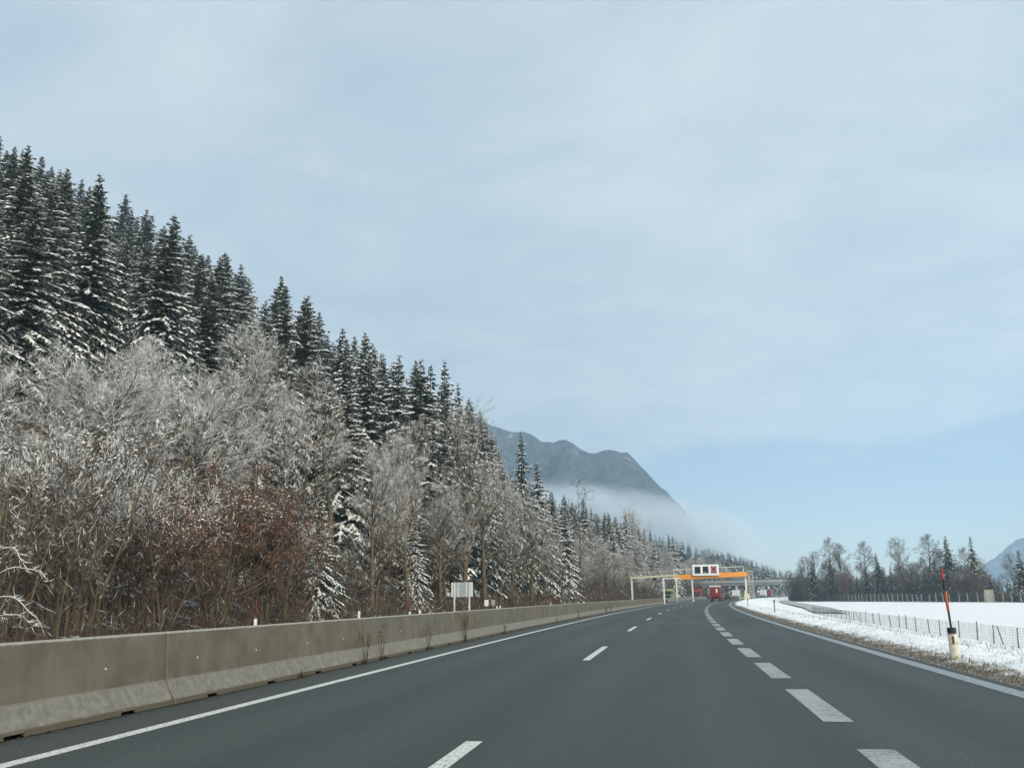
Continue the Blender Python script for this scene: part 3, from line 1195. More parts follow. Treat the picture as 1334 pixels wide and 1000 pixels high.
SY = 81.0
so = thing('sign_board', 'back of a white road sign board on two posts above the barrier', 'sign', (on(-19.95, SY).x, SY, -.1))
b = MB(); b.box((0, 0, 2.44), (2.02, .03, 1.30)); b.build('panel', M['sign_back'], so)
for x in (-.70, .70):
    b = MB(); b.box((x, -.075, 1.55), (.12, .10, 3.1)); b.build('post', M['white_metal'], so)
for x in (-.92, -.36, .42, .92):
    b = MB(); b.box((x, -.035, 2.44), (.11 if abs(x) < .9 else .17, .035, 1.28)); b.build('stiffener', M['white_metal'], so)
for px, mm, lab in ((634, 'sign_white', 'small white square sign on a thin post right of the sign board'),
                    (642, 'pale_post', 'small pinkish grey square sign right of the small white one')):
    y = on_px(px, -20.3, 1)
    q = thing('small_sign', lab, 'sign', on(-20.3, y, -.1))
    b = MB(); b.box((0, -.02, 1.18), (.42, .03, .62)); b.build('panel', M[mm], q)
    b = MB(); b.tube([(0, 0, 0), (0, 0, 1.3)], .03, 6); b.build('post', M['grey_metal'], q)

dl = MB(); dl.box((0, 0, .42), (.13, .10, .86))
dl_me = dl.mesh('delineator_body', M['sign_white'])
dt = MB(); dt.box((0, 0, .60), (.136, .106, .12)); dt_me = dt.mesh('black_band', M['black'])
sp_ = MB(); sp_.tube([(0, 0, .8), (0, 0, 1.75)], .014, 6); sp_me = sp_.mesh('snow_pole', M['red_pole'])
for px, pole, h, lab in ((335, 1, 1, 'white delineator with a thin red snow pole beneath the russet trees'),
                         (466, 0, 1.15, 'thick white delineator top behind the barrier near the paired weeds'),
                         (534, 1, .9, 'white delineator with a red snow pole before a red bush'),
                         (548, 0, 1, 'short white delineator left of the sign board'),
                         (647, 0, 1, 'white delineator just right of the two small signs'),
                         (652, 1, 1, 'white delineator with a thin dark red pole right of the small signs'),
                         (717, 2, 1, 'orange snow pole standing behind the barrier below the bare trees'),
                         (760, 0, 1, 'small white delineator behind the barrier between two pale thin trunks'),
                         (808, 0, 1, 'tiny white delineator left of the cream gantry post')):
    y = on_px(px, -19.9, .6)
    q = thing('delineator', lab, 'delineator', on(-19.9, y, -.12), rs.uniform(-.2, .2), 'delineators along the opposite carriageway', (1, 1, h))
    link('body', dl_me, q)
    if pole:
        e = link('snow_pole', sp_me, q)
        if pole == 2:
            e.scale = (4, 4, .95)
            e.data = sp_me.copy(); e.data.materials[0] = M['orange_pole']

# the near delineator with its tall snow pole
dp = thing('delineator', 'cream roadside delineator carrying a tall orange and black snow pole', 'delineator', on(5.72 + .03, 20.75, .0), R(-8))
dp.rotation_euler = (R(1), R(-1.0), R(-8))
b = MB()
for z0, z1, w0, w1 in ((-.1, .60, .135, .125),):
    n = len(b.v)
    for z, w in ((z0, w0), (z1, w1)):
        for a in range(10):
            th = 2 * PI * a / 10
            b.v.append((w * .62 * math.cos(th) * (1.15 if abs(math.cos(th)) > .5 else 1), w * .48 * math.sin(th), z))
    for a in range(10):
        b.f.append((n + a, n + (a + 1) % 10, n + 10 + (a + 1) % 10, n + 10 + a)); b.m.append(0)
    b.f.append(tuple(n + 10 + a for a in range(10))); b.m.append(0)
b.build('body', M['post_white'], dp)
b = MB(); b.tube([(0, 0, .585), (0, 0, .70)], .088, 10); b.build('black_collar', M['black_pole'], dp)
b = MB(); b.box((-.002, -.0615, .45), (.042, .012, .16)); b.build('reflector', M['reflector'], dp)
for z0, z1, mm, r_ in ((.68, 1.06, 'black_pole', .022), (1.06, 1.45, 'orange_pole', .029), (1.45, 1.70, 'black_pole', .024), (1.70, 1.92, 'red_pole', .018)):
    b = MB(); b.tube([(-.018 * (z0 - .6), 0, z0), (-.018 * (z1 - .6), 0, z1)], r_, 8); b.build('snow_pole', M[mm], dp)

mk = MB(); mk.tube([(0, 0, -.3), (.01, 0, 1.0)], .045, 6)
mk_me = mk.mesh('marker', M['wood_post'])
cp = MB(); cp.tube([(.01, 0, .86), (.01, 0, 1.02)], .06, 6); cp_me = cp.mesh('marker_cap', M['black'])
for y, u, lab in ((73, 6.9, 'thin dark marker stake in the snow by the near fence end'), (112, 6.6, 'dark marker stake with a cap farther along the snowy verge')):
    q = thing('marker_stake', lab, 'stake', on(u, y, .0))
    link('stake', mk_me, q); link('cap', cp_me, q)

# ------------------------------------------------------------------ fences and cabinets on the right


def fence(name, label, pts, step, h, mpost, pr, wires, vstep, wr, braces=(), jit=.3):
    O = pts[0]
    o = thing(name, label, 'fence', O)
    rnd = random.Random(5)
    cum = [0]
    for a, c in zip(pts[:-1], pts[1:]):
        cum.append(cum[-1] + (c - a).length)

    def at(s):
        s = min(max(s, 0), cum[-1])
        for i in range(len(pts) - 1):
            if s <= cum[i + 1]:
                return pts[i].lerp(pts[i + 1], (s - cum[i]) / (cum[i + 1] - cum[i])) - O
        return pts[-1] - O
    pb = MB(); pb.tube([(0, 0, -.4), (0, 0, h)], [pr, pr * .85], 6)
    pm = pb.mesh('fence_post', mpost)
    s = .2
    while s < cum[-1]:
        q = link('post', pm, o)
        q.location = at(s)
        q.rotation_euler = (rnd.uniform(-.05, .05), rnd.uniform(-.07, .07), rnd.uniform(0, 3))
        q.scale = (1, 1, rnd.uniform(.93, 1.08))
        s += step * rnd.uniform(1 - jit, 1 + jit)
    for s in braces:
        p_ = at(s)
        b = MB(); b.tube([p_ + Vector((.35, .5, -.1)), p_ + Vector((0, 0, h * .92))], pr * .8, 6)
        b.build('brace', mpost, o)
    b = MB()
    n = int(cum[-1] / 2.5)
    for k_ in range(wires):
        z = h * (.05 + .90 * k_ / (wires - 1))
        b.tube([at(cum[-1] * i / n) + Vector((0, 0, z + rnd.uniform(-.02, .02))) for i in range(n + 1)], wr, 3, 0, False)
    s = 0
    while s < cum[-1]:
        p_ = at(s)
        b.tube([p_ + Vector((0, 0, .02)), p_ + Vector((rnd.uniform(-.04, .04), 0, h * .95))], wr, 3, 0, False)
        s += vstep
    e = b.build('wire_netting', M['wire'], o)
    return o


fence('wire_fence', 'low wire fence on wooden posts along the snowy bank near the road',
      [on(14.6, y, -1.03) for y in frange(30, 119, 6)], 3.0, .92, M['wood_post'], .034, 8, .16, .005, (16.2, 54))
fp = [Vector((38.0, 372, -1.3)), Vector((46.7, 340, -1.3)), Vector((62.5, 249, -1.3)), Vector((75.5, 214, -1.3)), Vector((90, 178, -1.3))]
fence('wildlife_fence', 'tall wildlife fence with pale posts before the dark tree clump', fp, 2.9, 2.3, M['pale_post'], .085, 9, .5, .010)

cb = thing('utility_cabinet', 'pale yellow utility cabinet standing at the tall far fence', 'cabinet', (73.4, 231, -1.4), R(20))
cb.rotation_euler = (0, R(-3), R(20))
b = MB(); b.box((0, 0, 1.45), (1.55, 1.1, 2.9)); b.build('housing', M['cabinet'], cb)
b = MB(); b.box((0, 0, 2.95), (1.75, 1.3, .12)); b.build('roof_cap', M['cabinet'], cb)
b = MB(); b.box((0, -.565, 1.45), (1.2, .03, 2.5)); b.build('door', M['cabinet'], cb)
cb = thing('roadside_cabinet', 'beige concrete roadside cabinet at the foot of the right gantry post', 'cabinet', on(7.2, 240, -.3), -.1)
b = MB(); b.box((0, 0, .9), (1.25, .8, 1.9)); b.build('housing', M['cabinet'], cb)
b = MB(); b.box((0, 0, 1.9), (1.4, .95, .12)); b.build('lid', M['cabinet'], cb)
b = MB(); b.box((.0, -.41, .95), (.9, .03, 1.4)); b.build('door', M['post_white'], cb)
b = MB(); b.box((-.1, .1, 2.4), (.7, .6, .9)); b.build('top_housing', M['cabinet'], cb)

# ------------------------------------------------------------------ vehicles
wh = MB(); wh.tube([(-.15, 0, 0), (.15, 0, 0)], .5, 14)
wheel_lorry = wh.mesh('lorry_wheel', M['black'])
hb = MB(); hb.tube([(-.16, 0, 0), (.16, 0, 0)], .24, 10)
hub_lorry = hb.mesh('lorry_hub', M['grey_metal'])
wh = MB(); wh.tube([(-.11, 0, 0), (.11, 0, 0)], .33, 14)
wheel_car = wh.mesh('car_wheel', M['black'])
hb = MB(); hb.tube([(-.118, 0, 0), (.118, 0, 0)], .19, 10)
hub_car = hb.mesh('car_hub', M['grey_metal'])


def bevel_box(b, c, d, r_, m=0):
    """box with its four long (y) edges and top chamfered"""
    x, z = d[0] / 2, d[2] / 2
    ring = [(-x, -z), (x, -z), (x, z - r_), (x - r_, z), (-x + r_, z), (-x, z - r_)]
    n = len(b.v)
    for y in (-d[1] / 2, d[1] / 2):
        for q in ring:
            b.v.append((c[0] + q[0], c[1] + y, c[2] + q[1]))
    k = len(ring)
    for i in range(k):
        b.f.append((n + i, n + (i + 1) % k, n + k + (i + 1) % k, n + k + i)); b.m.append(m)
    b.f.append(tuple(n + i for i in range(k))[::-1]); b.m.append(m)
    b.f.append(tuple(n + k + i for i in range(k))); b.m.append(m)


def lorry(u, y, back, body, cabc, label, L=9.0, H=3.9, oncoming=False, band=None, group=None, marks=False):
    o = thing('lorry', label, 'lorry', on(u, y), -heading(y) + (PI if oncoming else 0), group)
    # +y is the direction of travel
    tb = MB(); bevel_box(tb, (0, -L * .14, 1.05 + (H - 1.05) / 2), (2.5, L * .72, H - 1.05), .06)
    box_ = tb.build('cargo_box', body, o)
    yb = -L * .14 - L * .36
    if band:
        q = MB(); q.box((0, -L * .14, H - .14), (2.54, L * .72 + .06, .30)); q.build('roof_band', band, box_)
    q = MB()
    for x in (-.61, .61):
        q.box((x, yb - .015, (H + 1.0) / 2 - .1), (1.16, .03, H - 1.5))
    q.build('rear_door', back, box_)
    if marks:
        q = MB(); q.box((.45, yb - .035, 2.55), (.45, .012, .95)); q.build('white_marking', M['truck_white'], box_)
    q = MB(); q.box((0, -L * .1, .92), (1.0, L * .86, .22)); q.build('chassis', M['black'], o)
    q = MB(); q.box((0, yb + .05, .62), (2.35, .12, .22)); q.build('bumper', M['red_truck'] if body is M['red_truck'] else M['grey_metal'], o)
    for x in (-1.0, 1.0):
        q = MB(); q.box((x, yb - .02, .88), (.34, .08, .16)); q.build('tail_light', M['tail_lamp'], o)
    # cab
    cy = L * .5 - 1.05
    q = MB()
    prof = [(-1.0, .55), (-1.0, 3.0), (-.5, min(H, 3.55)), (.35, 2.95), (.86, 2.75), (1.02, 1.75), (1.02, .5)]
    n = len(q.v)
    for x in (-1.22, 1.22):
        for yy, z in prof:
            q.v.append((x, cy + yy, z))
    k = len(prof)
    for i in range(k):
        q.f.append((n + i, n + (i + 1) % k, n + k + (i + 1) % k, n + k + i)); q.m.append(0)
    q.f.append(tuple(n + i for i in range(k))[::-1]); q.m.append(0)
    q.f.append(tuple(n + k + i for i in range(k))); q.m.append(0)
    cab = q.build('cab', cabc, o)
    q = MB(); q.poly([(-1.08, cy + .885, 2.62), (1.08, cy + .885, 2.62), (1.08, cy + 1.02, 1.82), (-1.08, cy + 1.02, 1.82)])
    for v in range(4):
        q.v[v] = (q.v[v][0], q.v[v][1] + .012, q.v[v][2])
    q.build('windscreen', M['glass'], cab)
    q = MB(); q.box((0, cy + 1.03, 1.2), (1.7, .04, .55)); q.build('grille', M['black'], cab)
    for x in (-.95, .95):
        q = MB(); q.box((x, cy + 1.03, .78), (.4, .05, .22)); q.build('headlight', M['head_lamp'], cab)
        q = MB(); q.box((x * 1.42, cy + .8, 2.2), (.16, .14, .6)); q.build('mirror', M['black'], cab)
        q = MB(); q.box((x * 1.29, cy + .3, 2.15), (.012, .7, .6)); q.build('side_window', M['glass'], cab)
    for yy in (cy - .1, -L * .28, -L * .42):
        for x in (-1.05, 1.05):
            q = link('wheel', wheel_lorry, o); q.location = (x, yy, .5)
            e = link('hub', hub_lorry, q)
    return o


def car(u, y, paint, label, oncoming=False, van=False, group=None):
    o = thing('van' if van else 'car', label, 'van' if van else 'car', on(u, y), -heading(y) + (PI if oncoming else 0), group)
    h = 2.0 if van else 1.46
    L = 2.45 if van else 2.15
    lower = [(-L, .35), (-L, .85), (-L + .1, .98), (L - 1.2, .96), (L - .15, .78), (L, .6), (L, .32)]
    q = MB(); n = 0
    for x, s in ((-.90, 0), (.90, 0)):
        for yy, z in lower:
            q.v.append((x * (1 if z < .9 else .95), yy, z))
    k = len(lower)
    for i in range(k):
        q.f.append((i, (i + 1) % k, k + (i + 1) % k, k + i)); q.m.append(0)
    q.f.append(tuple(range(k))[::-1]); q.m.append(0)
    q.f.append(tuple(range(k, 2 * k))); q.m.append(0)
    body = q.build('body', paint, o)
    g0, g1 = (-L + .1, L - 1.1)
    r0, r1 = (-L + (.2 if van else .65), L - (1.5 if van else 1.75))
    q = MB()
    for x, yy, z in ((-.86, g0, .96), (.86, g0, .96), (.86, g1, .96), (-.86, g1, .96), (-.66, r0, h - .05), (.66, r0, h - .05), (.66, r1, h - .05), (-.66, r1, h - .05)):
        q.v.append((x, yy, z))
    for f in ((0, 1, 5, 4), (1, 2, 6, 5), (2, 3, 7, 6), (3, 0, 4, 7), (4, 5, 6, 7)):
        q.f.append(f); q.m.append(0)
    q.build('windows', paint if van else M['glass'], o)
    q = MB(); q.box((0, (r0 + r1) / 2, h - .03), (1.36, r1 - r0 + .08, .06)); q.build('roof', paint, o)
    if van:
        q = MB(); q.box((0, r0 - .07, 1.5), (1.1, .03, .5)); q.build('rear_window', M['glass'], o)
    for x in (-.7, .7):
        q = MB(); q.box((x, -L - .005, .78), (.32, .03, .16)); q.build('tail_light', M['tail_lamp'], o)
        q = MB(); q.box((x, L - .02, .66), (.34, .06, .14)); q.build('headlight', M['head_lamp'], o)
    q = MB(); q.box((0, -L - .02, .45), (1.7, .08, .2)); q.build('bumper', M['black'], o)
    for yy in (-1.35, 1.35):
        for x in (-.78, .78):
            w = link('wheel', wheel_car, o); w.location = (x, yy, .33)
            link('hub', hub_car, w)
    return o


lorry(-.25, 236, M['red_truck'], M['red_truck'], M['red_truck'], 'red lorry with a white roof edge driving ahead below the sign panel', 9, 3.75, False, M['truck_white'], marks=True)
car(1.0, 268, M['car_dark'], 'dark estate car driving just right of the red lorry ahead')
lorry(-3.9, 372, M['truck_white'], M['truck_white'], M['truck_white'], 'white lorry farther ahead to the right of the dark car', 8, 3.3)
car(-.3, 384, M['car_dark'], 'small dark car beyond the white lorry, before the right gantry post')
car(3.2, 360, M['car_silver'], 'small pale grey car close to the right gantry post')
lorry(-12.2, 238, M['green_truck'], M['green_truck'], M['green_truck'], 'lime green lorry approaching behind the guardrail on the left', 8, 3.2, True)
lorry(-12.4, 318, M['red_truck'], M['red_truck'], M['red_truck'], 'red lorry approaching on the opposite carriageway under the orange beam', 9, 4.0, True)
lorry(-.1, 452, M['truck_white'], M['truck_white'], M['truck_white'], 'tiny white lorry just before the overpass, right of the gantry', 8, 3.6)
lorry(-.1, 476, M['red_truck'], M['red_truck'], M['red_truck'], 'tiny red lorry beside the white one at the overpass', 8, 3.6)
for u, y, pc, lab, vn in ((-3.8, 500, 'car_silver', 'tiny silver car under the middle of the overpass', False),
                          (-.2, 540, 'car_silver', 'tiny silver van beneath the overpass', True),
                          (-.1, 590, 'car_dark', 'tiny dark car far beyond the overpass', False),
                          (-3.7, 620, 'truck_white', 'tiny white van at the right end of the traffic under the overpass', True)):
    car(u, y, M[pc], lab, False, vn)

# ------------------------------------------------------------------ weeds and verge grass
wd_rnd = random.Random(8)


def weed(px_y, u, label, n, h, spread=.25):
    b = MB(); hd = MB()
    for i in range(n):
        a = wd_rnd.uniform(0, 6.28); l = h * wd_rnd.uniform(.5, 1.05)
        d = Vector((math.cos(a) * spread * wd_rnd.random(), math.sin(a) * spread * 1.4 * wd_rnd.random() * (1 if wd_rnd.random() < .6 else 1.6), 1)).normalized()
        p0 = Vector((wd_rnd.uniform(-.03, .03), wd_rnd.uniform(-.06, .06), 0))
        p1 = p0 + d * l * .6; p2 = p1 + (d + Vector((wd_rnd.uniform(-.1, .1), wd_rnd.uniform(-.25, .25), 0))).normalized() * l * .4
        b.tube([p0, p1, p2], [.006, .0045, .002], 4, 0, False)
        for _ in range(5):
            q = p1.lerp(p2, wd_rnd.random())
            e = q + Vector((wd_rnd.uniform(-.06, .06), wd_rnd.uniform(-.1, .1), wd_rnd.uniform(.02, .12)))
            b.blade(q, e, .004, Vector((1, 0, 0)), 0)
        if l > h * .7:
            for _ in range(10):
                q = p2 + rv(wd_rnd, .03) - Vector((0, 0, wd_rnd.uniform(0, .18)))
                hd.blade(q, q + rv(wd_rnd, .045), .012, rv(wd_rnd).normalized(), 0)
    for i in range(60):
        a = wd_rnd.uniform(0, 6.28)
        p0 = Vector((wd_rnd.uniform(-.05, .05), wd_rnd.uniform(-.14, .14), 0))
        b.blade(p0, p0 + Vector((math.cos(a) * .08, math.sin(a) * .16, wd_rnd.uniform(.03, .14))), .006, Vector((0, 1, 0)), 0)
    o = thing('dry_weed', label, 'weed', on(u, px_y, .0))
    b.build('stalks', M['weed'], o)
    if hd.f:
        kind(hd.build('seed_heads', M['weed'], o), 'stuff')
    return o


for y, lab, n, h, sp in ((21.3, 'tall dry weed at a barrier joint, left of the tallest pair', 7, .75, .25),
                         (22.6, 'tallest pair of dry weed stalks with seed heads against the barrier', 6, .95, .28),
                         (27.0, 'forked dry weed with dark base at a barrier joint', 6, .85, .35),
                         (31.8, 'dark bushy dry weed at a barrier joint below the sign board', 12, 1.0, .22),
                         (39.0, 'small dry weed on the paler lower band of the barrier', 5, .5, .4),
                         (55.0, 'low brown tuft at the barrier foot, beyond the small signs', 4, .35, .5),
                         (66.0, 'dry weed standing dark against the pale barrier foot', 6, .6, .3),
                         (86.0, 'farther clump of dark dry weeds at the barrier foot', 12, .9, .3),
                         (90.5, 'farthest clump of dry weeds at the barrier foot', 8, .7, .35),
                         (17.5, 'tiny tuft of dry grass at the second barrier joint', 2, .12, .5)):
    weed(y, -7.40, lab, n, h, sp)

gr = random.Random(3)
b = MB()
for i in range(15000):
    y = 9 + 110 * gr.random() ** 1.9
    u = gr.uniform(5.22, 5.95) if gr.random() < .66 else gr.uniform(5.95, 12)
    p0 = on(u, y, bank(u, y) - .01)
    h = gr.uniform(.04, .13) if u < 6.9 else gr.uniform(.05, .22)
    b.blade(p0, p0 + Vector((gr.uniform(-.10, .10), gr.uniform(-.10, .10), h)), .005, Vector((1, gr.uniform(-1, 1), 0)).normalized(), 0 if gr.random() < .75 else 1)
kind(b.build('verge_grass', [M['drygrass'], M['weed']]), 'stuff', 'dry flattened grass along the right road edge')
b = MB()
for i in range(9000):
    y = 9 + 90 * gr.random() ** 1.8
    u = 5.2 + 1.1 * gr.random() ** 1.5
    p0 = on(u, y, bank(u, y))
    s = gr.uniform(.008, .03)
    pts = [p0 + Vector((gr.uniform(-s, s), gr.uniform(-s, s), gr.uniform(0, s))) for _ in range(4)]
    b.poly((pts[0], pts[1], pts[2]), 0); b.poly((pts[0], pts[2], pts[3]), 0); b.poly((pts[1], pts[3], pts[2]), 0)
kind(b.build('verge_gravel', [M['track']]), 'stuff', 'gravel and slush crumbs along the right road edge')
b = MB()
for i in range(2600):
    y = -2 + 110 * gr.random() ** 1.6
    u = -7.44 + .03 * gr.random() + .14 * gr.random() ** 4
    p0 = on(u, y, 0)
    s = gr.uniform(.006, .028)
    b.poly([p0 + Vector((gr.uniform(-s, s), gr.uniform(-2 * s, 2 * s), gr.uniform(0, s))) for _ in range(3)], 0)
kind(b.build('barrier_foot_debris', [M['weed']]), 'stuff', 'dark grit and dead leaves along the barrier foot')

# ------------------------------------------------------------------ trees: one mesh of each kind, shared by the trees
SPR = [spruce_mesh(100 + i, 24.0, (.62, .75, .5, .9, .68)[i], (36, 38, 35, 37, 40)[i], 7.6, 1.9, (.235, .25, .22, .26, .215)[i]) for i in range(5)]
SPR_DARK = [spruce_mesh(150 + i, 18.0, .16, 30, 8, 2.4, (.26, .21)[i]) for i in range(2)]

BROAD = bare_mesh(1, 20, .40, .45, .55, 1, 17, 7, .20, .45, sub=7, trunk_r=.36, lean=.05)
ROUND = [bare_mesh(2, 18, .36, .72, .70, 1, 22, 9, .16, .75, sub=7), bare_mesh(12, 18, .34, .60, .60, 1, 18, 8, .2, .7, sub=6)]
SLIM = [bare_mesh(3, 18, .21, .40, .40, 1, 20, 8, .30, .8, sub=5), bare_mesh(13, 18, .19, .30, .30, 1, 22, 8, .25, .95, sub=5)]
WHITE = [bare_mesh(4, 13, .44, .92, .95, 1, 15, 10, .22, .25, sub=7), bare_mesh(14, 13, .42, .88, .9, 2, 18, 9, .25, .3, sub=6)]
SHRUB = [bare_mesh(5, 7, .52, .35, .55, 8, 12, 6, .18, .5, sub=4, trunk_r=.13, topsnow=.72),
         bare_mesh(15, 7, .55, .45, .65, 10, 10, 6, .2, .4, sub=4, trunk_r=.10, topsnow=.6),
         bare_mesh(16, 7, .45, .15, .35, 7, 12, 6, .15, .6, sub=4, trunk_r=.12)]
RUSSET = [bare_mesh(6, 8, .50, .1, .35, 7, 16, 6, .12, .5, leafy=.6, leaf_lo=.42, sub=5, trunk_r=.15, twigmat='redtwig'),
          bare_mesh(17, 8, .52, .1, .55, 8, 14, 6, .15, .45, leafy=.55, leaf_lo=.45, sub=5, trunk_r=.13, twigmat='redtwig', topsnow=.60)]
HAZEL = [bare_mesh(7, 14, .30, .05, .10, 1, 24, 10, .10, .85, sub=6), bare_mesh(18, 16, .17, .05, .08, 1, 26, 10, .12, .95, sub=6), bare_mesh(19, 11, .33, .03, .05, 6, 22, 9, .08, .8, sub=6, trunk_r=.12)]
POLE = bare_mesh(9, 9, .10, .15, .2, 1, 7, 4, .45, .8, sub=3, trunk_r=.075)

# skyline of the near spruces, and the tops of the bare trees in front of them, as seen from the car
SKY = ((-200, 90), (-60, 165), (0, 195), (40, 203), (75, 222), (105, 236), (150, 252), (200, 286), (250, 316), (290, 342), (322, 350), (360, 364), (400, 396), (432, 428),
       (470, 434), (500, 462), (570, 474), (612, 522), (635, 560), (655, 610), (700, 648), (716, 648), (760, 654), (830, 682), (900, 704), (960, 718), (1020, 742), (1060, 758))
BARE = ((-60, 420), (0, 438), (60, 446), (120, 470), (180, 440), (250, 488), (320, 440), (380, 500), (430, 474), (480, 540), (540, 556), (600, 548), (660, 610), (700, 660), (760, 676), (830, 700), (900, 722), (1020, 752))
FRONT = ((-60, 530), (0, 540), (100, 545), (180, 600), (260, 612), (330, 606), (400, 650), (430, 640), (500, 605), (560, 590), (640, 590), (700, 668), (760, 690), (830, 712), (900, 738), (1020, 758))


def curve(c, x):
    return float(np.interp(x, [q[0] for q in c], [q[1] for q in c]))


def spot(px, u, dz=5.0):
    y = min((abs(seen_at(off(y) + u, y, hill(u, y) + dz)[0] - px), y) for y in np.arange(24, 420, .5))[1]
    return float(y)


tr_ = random.Random(77)
later_tall = []
used = []          # bases of the trees placed by hand


def named(name, meshes, px, top, u, label, ref, sxy=1.0, group=None, cat='tree', rz=None):
    y = spot(px, u)
    X, z = off(y) + u, hill(u, y) - .1
    h = height_for(X, y, z, top)
    used.append((X, y))
    s = h / ref
    return plant(name, meshes, label, cat, (X, y, z), s, tr_.uniform(0, 6.28) if rz is None else rz, group, s * sxy)


named('bare_tree', BROAD, 604, 540, -23.6, 'broad bare tree with spreading snow-lined branches behind the white sign board', 20, .95)
named('bare_tree', ROUND[0], 322, 436, -37, 'tall rounded frosty grey tree rising above the russet trees', 18, 1.0)
named('bare_tree', SLIM[0], 432, 470, -31, 'tall slim bare tree with golden sunlit trunk left of the barrier weeds', 18, 1.1)
named('bare_tree', ROUND[1], 486, 592, -23.4, 'brownish rounded bare tree above the paired weeds', 18, .95)
named('bare_tree', ROUND[1], 545, 552, -27, 'frosted bare tree just left of the broad tree at the sign board', 18, .8)
named('bare_tree', WHITE[0], 178, 452, -37, 'white frosted tree with wide flat snowy boughs left of the tall rounded tree', 13, 1.0)
named('bare_tree', WHITE[1], 40, 440, -37, 'white frosted tree near the left edge below the spruces', 13, 1.1)
named('bare_tree', WHITE[0], 105, 478, -31, 'lower white frosted tree between the two white trees at the left', 13, 1.2)
named('bare_tree', WHITE[1], -8, 470, -29, 'white frosted tree cut by the left frame edge above the snowy shrub', 13, 1.15)
named('bare_tree', WHITE[0], 232, 500, -29, 'white frosted tree directly above the red-brown trees, left of the tall rounded tree', 13, 1.1)
named('russet_tree', RUSSET[0], 352, 632, -23.0, 'tree with red-brown dead leaves beside the barrier, right of the snow-capped one', 8, .82)
named('russet_tree', RUSSET[1], 285, 606, -24.0, 'red-brown tree with its top capped in snow', 8, .9)
named('russet_tree', RUSSET[1], 212, 640, -23.6, 'smaller red-brown leafy tree left of the snow-capped red-brown tree', 8, .9)
named('shrub_tree', SHRUB[0], 100, 545, -24.0, 'large many-stemmed frosted shrub near the left edge', 7, .9, cat='shrub')
named('shrub_tree', SHRUB[1], 10, 545, -25.0, 'many-stemmed snowy shrub cut by the left frame edge', 7, .9, cat='shrub')
named('shrub_tree', SHRUB[1], 175, 598, -25.0, 'snowy many-stemmed shrub between the large shrub and the red-brown trees', 7, .85, cat='shrub')
named('bare_tree', SLIM[1], 692, 664, -23.2, 'bare grey brown tree right of the broad tree, below the lone spruces', 18, 1.6)
named('spruce_tree', SPR[2], 682, 562, -27.5, 'tall dark spruce standing alone right of the broad bare tree', 24, .80)
named('spruce_tree', SPR[3], 703, 600, -25.8, 'frosted spruce leaning on the right side of the tall lone dark spruce', 24, .95)
named('spruce_tree', SPR[3], 738, 668, -23.4, 'roadside spruce with heavy snow pads right of the lone dark spruce', 24, 1.15)
named('spruce_tree', SPR[1], 414, 648, -23.6, 'small snowy spruce right of the red-brown trees', 24, 1.15)
named('spruce_tree', SPR[3], 540, 672, -24.5, 'small snowy spruce low between the bare trees left of the sign board', 24, 1.1)
named('spruce_tree', SPR[1], 800, 686, -27, 'snow-dusted spruce among bare trees above the far barrier', 24, 1.1)
for px, u, lab in ((24, -22.4, 'thick bare trunk with beige bark at the far left'), (52, -22.0, 'thin pale stem right of the thick beige trunk at the left'),
                   (86, -22.2, 'pale straight sapling left of the leaning pair'), (128, -21.9, 'thin whitish sapling stem near the left'),
                   (138, -22.3, 'leaning pale sapling beside the whitish stem'), (218, -21.8, 'tall thin sapling rising over the first barrier joint'),
                   (288, -22.5, 'slim sapling in front of the snow-capped red-brown tree'), (372, -21.9, 'thin straight sapling at the red-brown tree right side'),
                   (575, -22.0, 'leaning slim trunk left of the sign board'), (668, -22.0, 'thin pale trunk right of the small signs'),
                   (732, -22.0, 'thin pale trunk near the orange snow pole'), (757, -22.0, 'slim pale trunk between the orange pole and the cream gantry')):
    named('sapling_tree', POLE, px, 640 + tr_.uniform(-30, 50), u, lab, 9, 1.1)

ya = spot(-14, -22.2, 1.5)
at_ = thing('arched_tree', 'young leaning tree with arching snow-covered branches at the left edge', 'tree', on(-22.2, ya, -.1))
b = MB(); b.tube([(0, 0, 0), (.05, 0, 1.2), (.1, 0, 2.6), (.05, 0, 4.4), (.3, 0, 6.0)], [.09, .08, .065, .045, .015], 7)
b.build('trunk', M['bark'], at_, True)
for k_, (z0, dx, up_, dn) in enumerate(((2.55, 1.9, .55, .15), (1.75, 2.1, .45, .9), (1.1, 1.4, .42, .1), (3.3, 1.2, .4, .3))):
    pts = [Vector((.08 + dx * s_, .25 * s_ * (-1) ** k_, z0 + up_ * 2.2 * s_ - (up_ * 2.2 + dn) * s_ * s_)) + rv(tr_, .06) * s_ for s_ in [q / 8 for q in range(9)]]
    b = MB(); b.tube(pts, [.034 * (1 - .75 * q / 8) for q in range(9)], 6)
    br_ = b.build('branch', M['bark'], at_)
    sb = MB()
    sb.tube([q + Vector((0, 0, .028)) + rv(tr_, .012) for q in pts], [.024 * (1 - .6 * q / 8) * tr_.uniform(.6, 1.15) for q in range(9)], 6)
    for q in pts[2:]:
        for _ in range(3):
            e = q + Vector((tr_.uniform(-.1, .4), tr_.uniform(-.2, .2), tr_.uniform(-.35, .2)))
            sb.blade(q, e, .012, Vector((0, .3, 1)).normalized(), 0)
    sb.build('snow_cover', M['tree_snow'], br_, True)

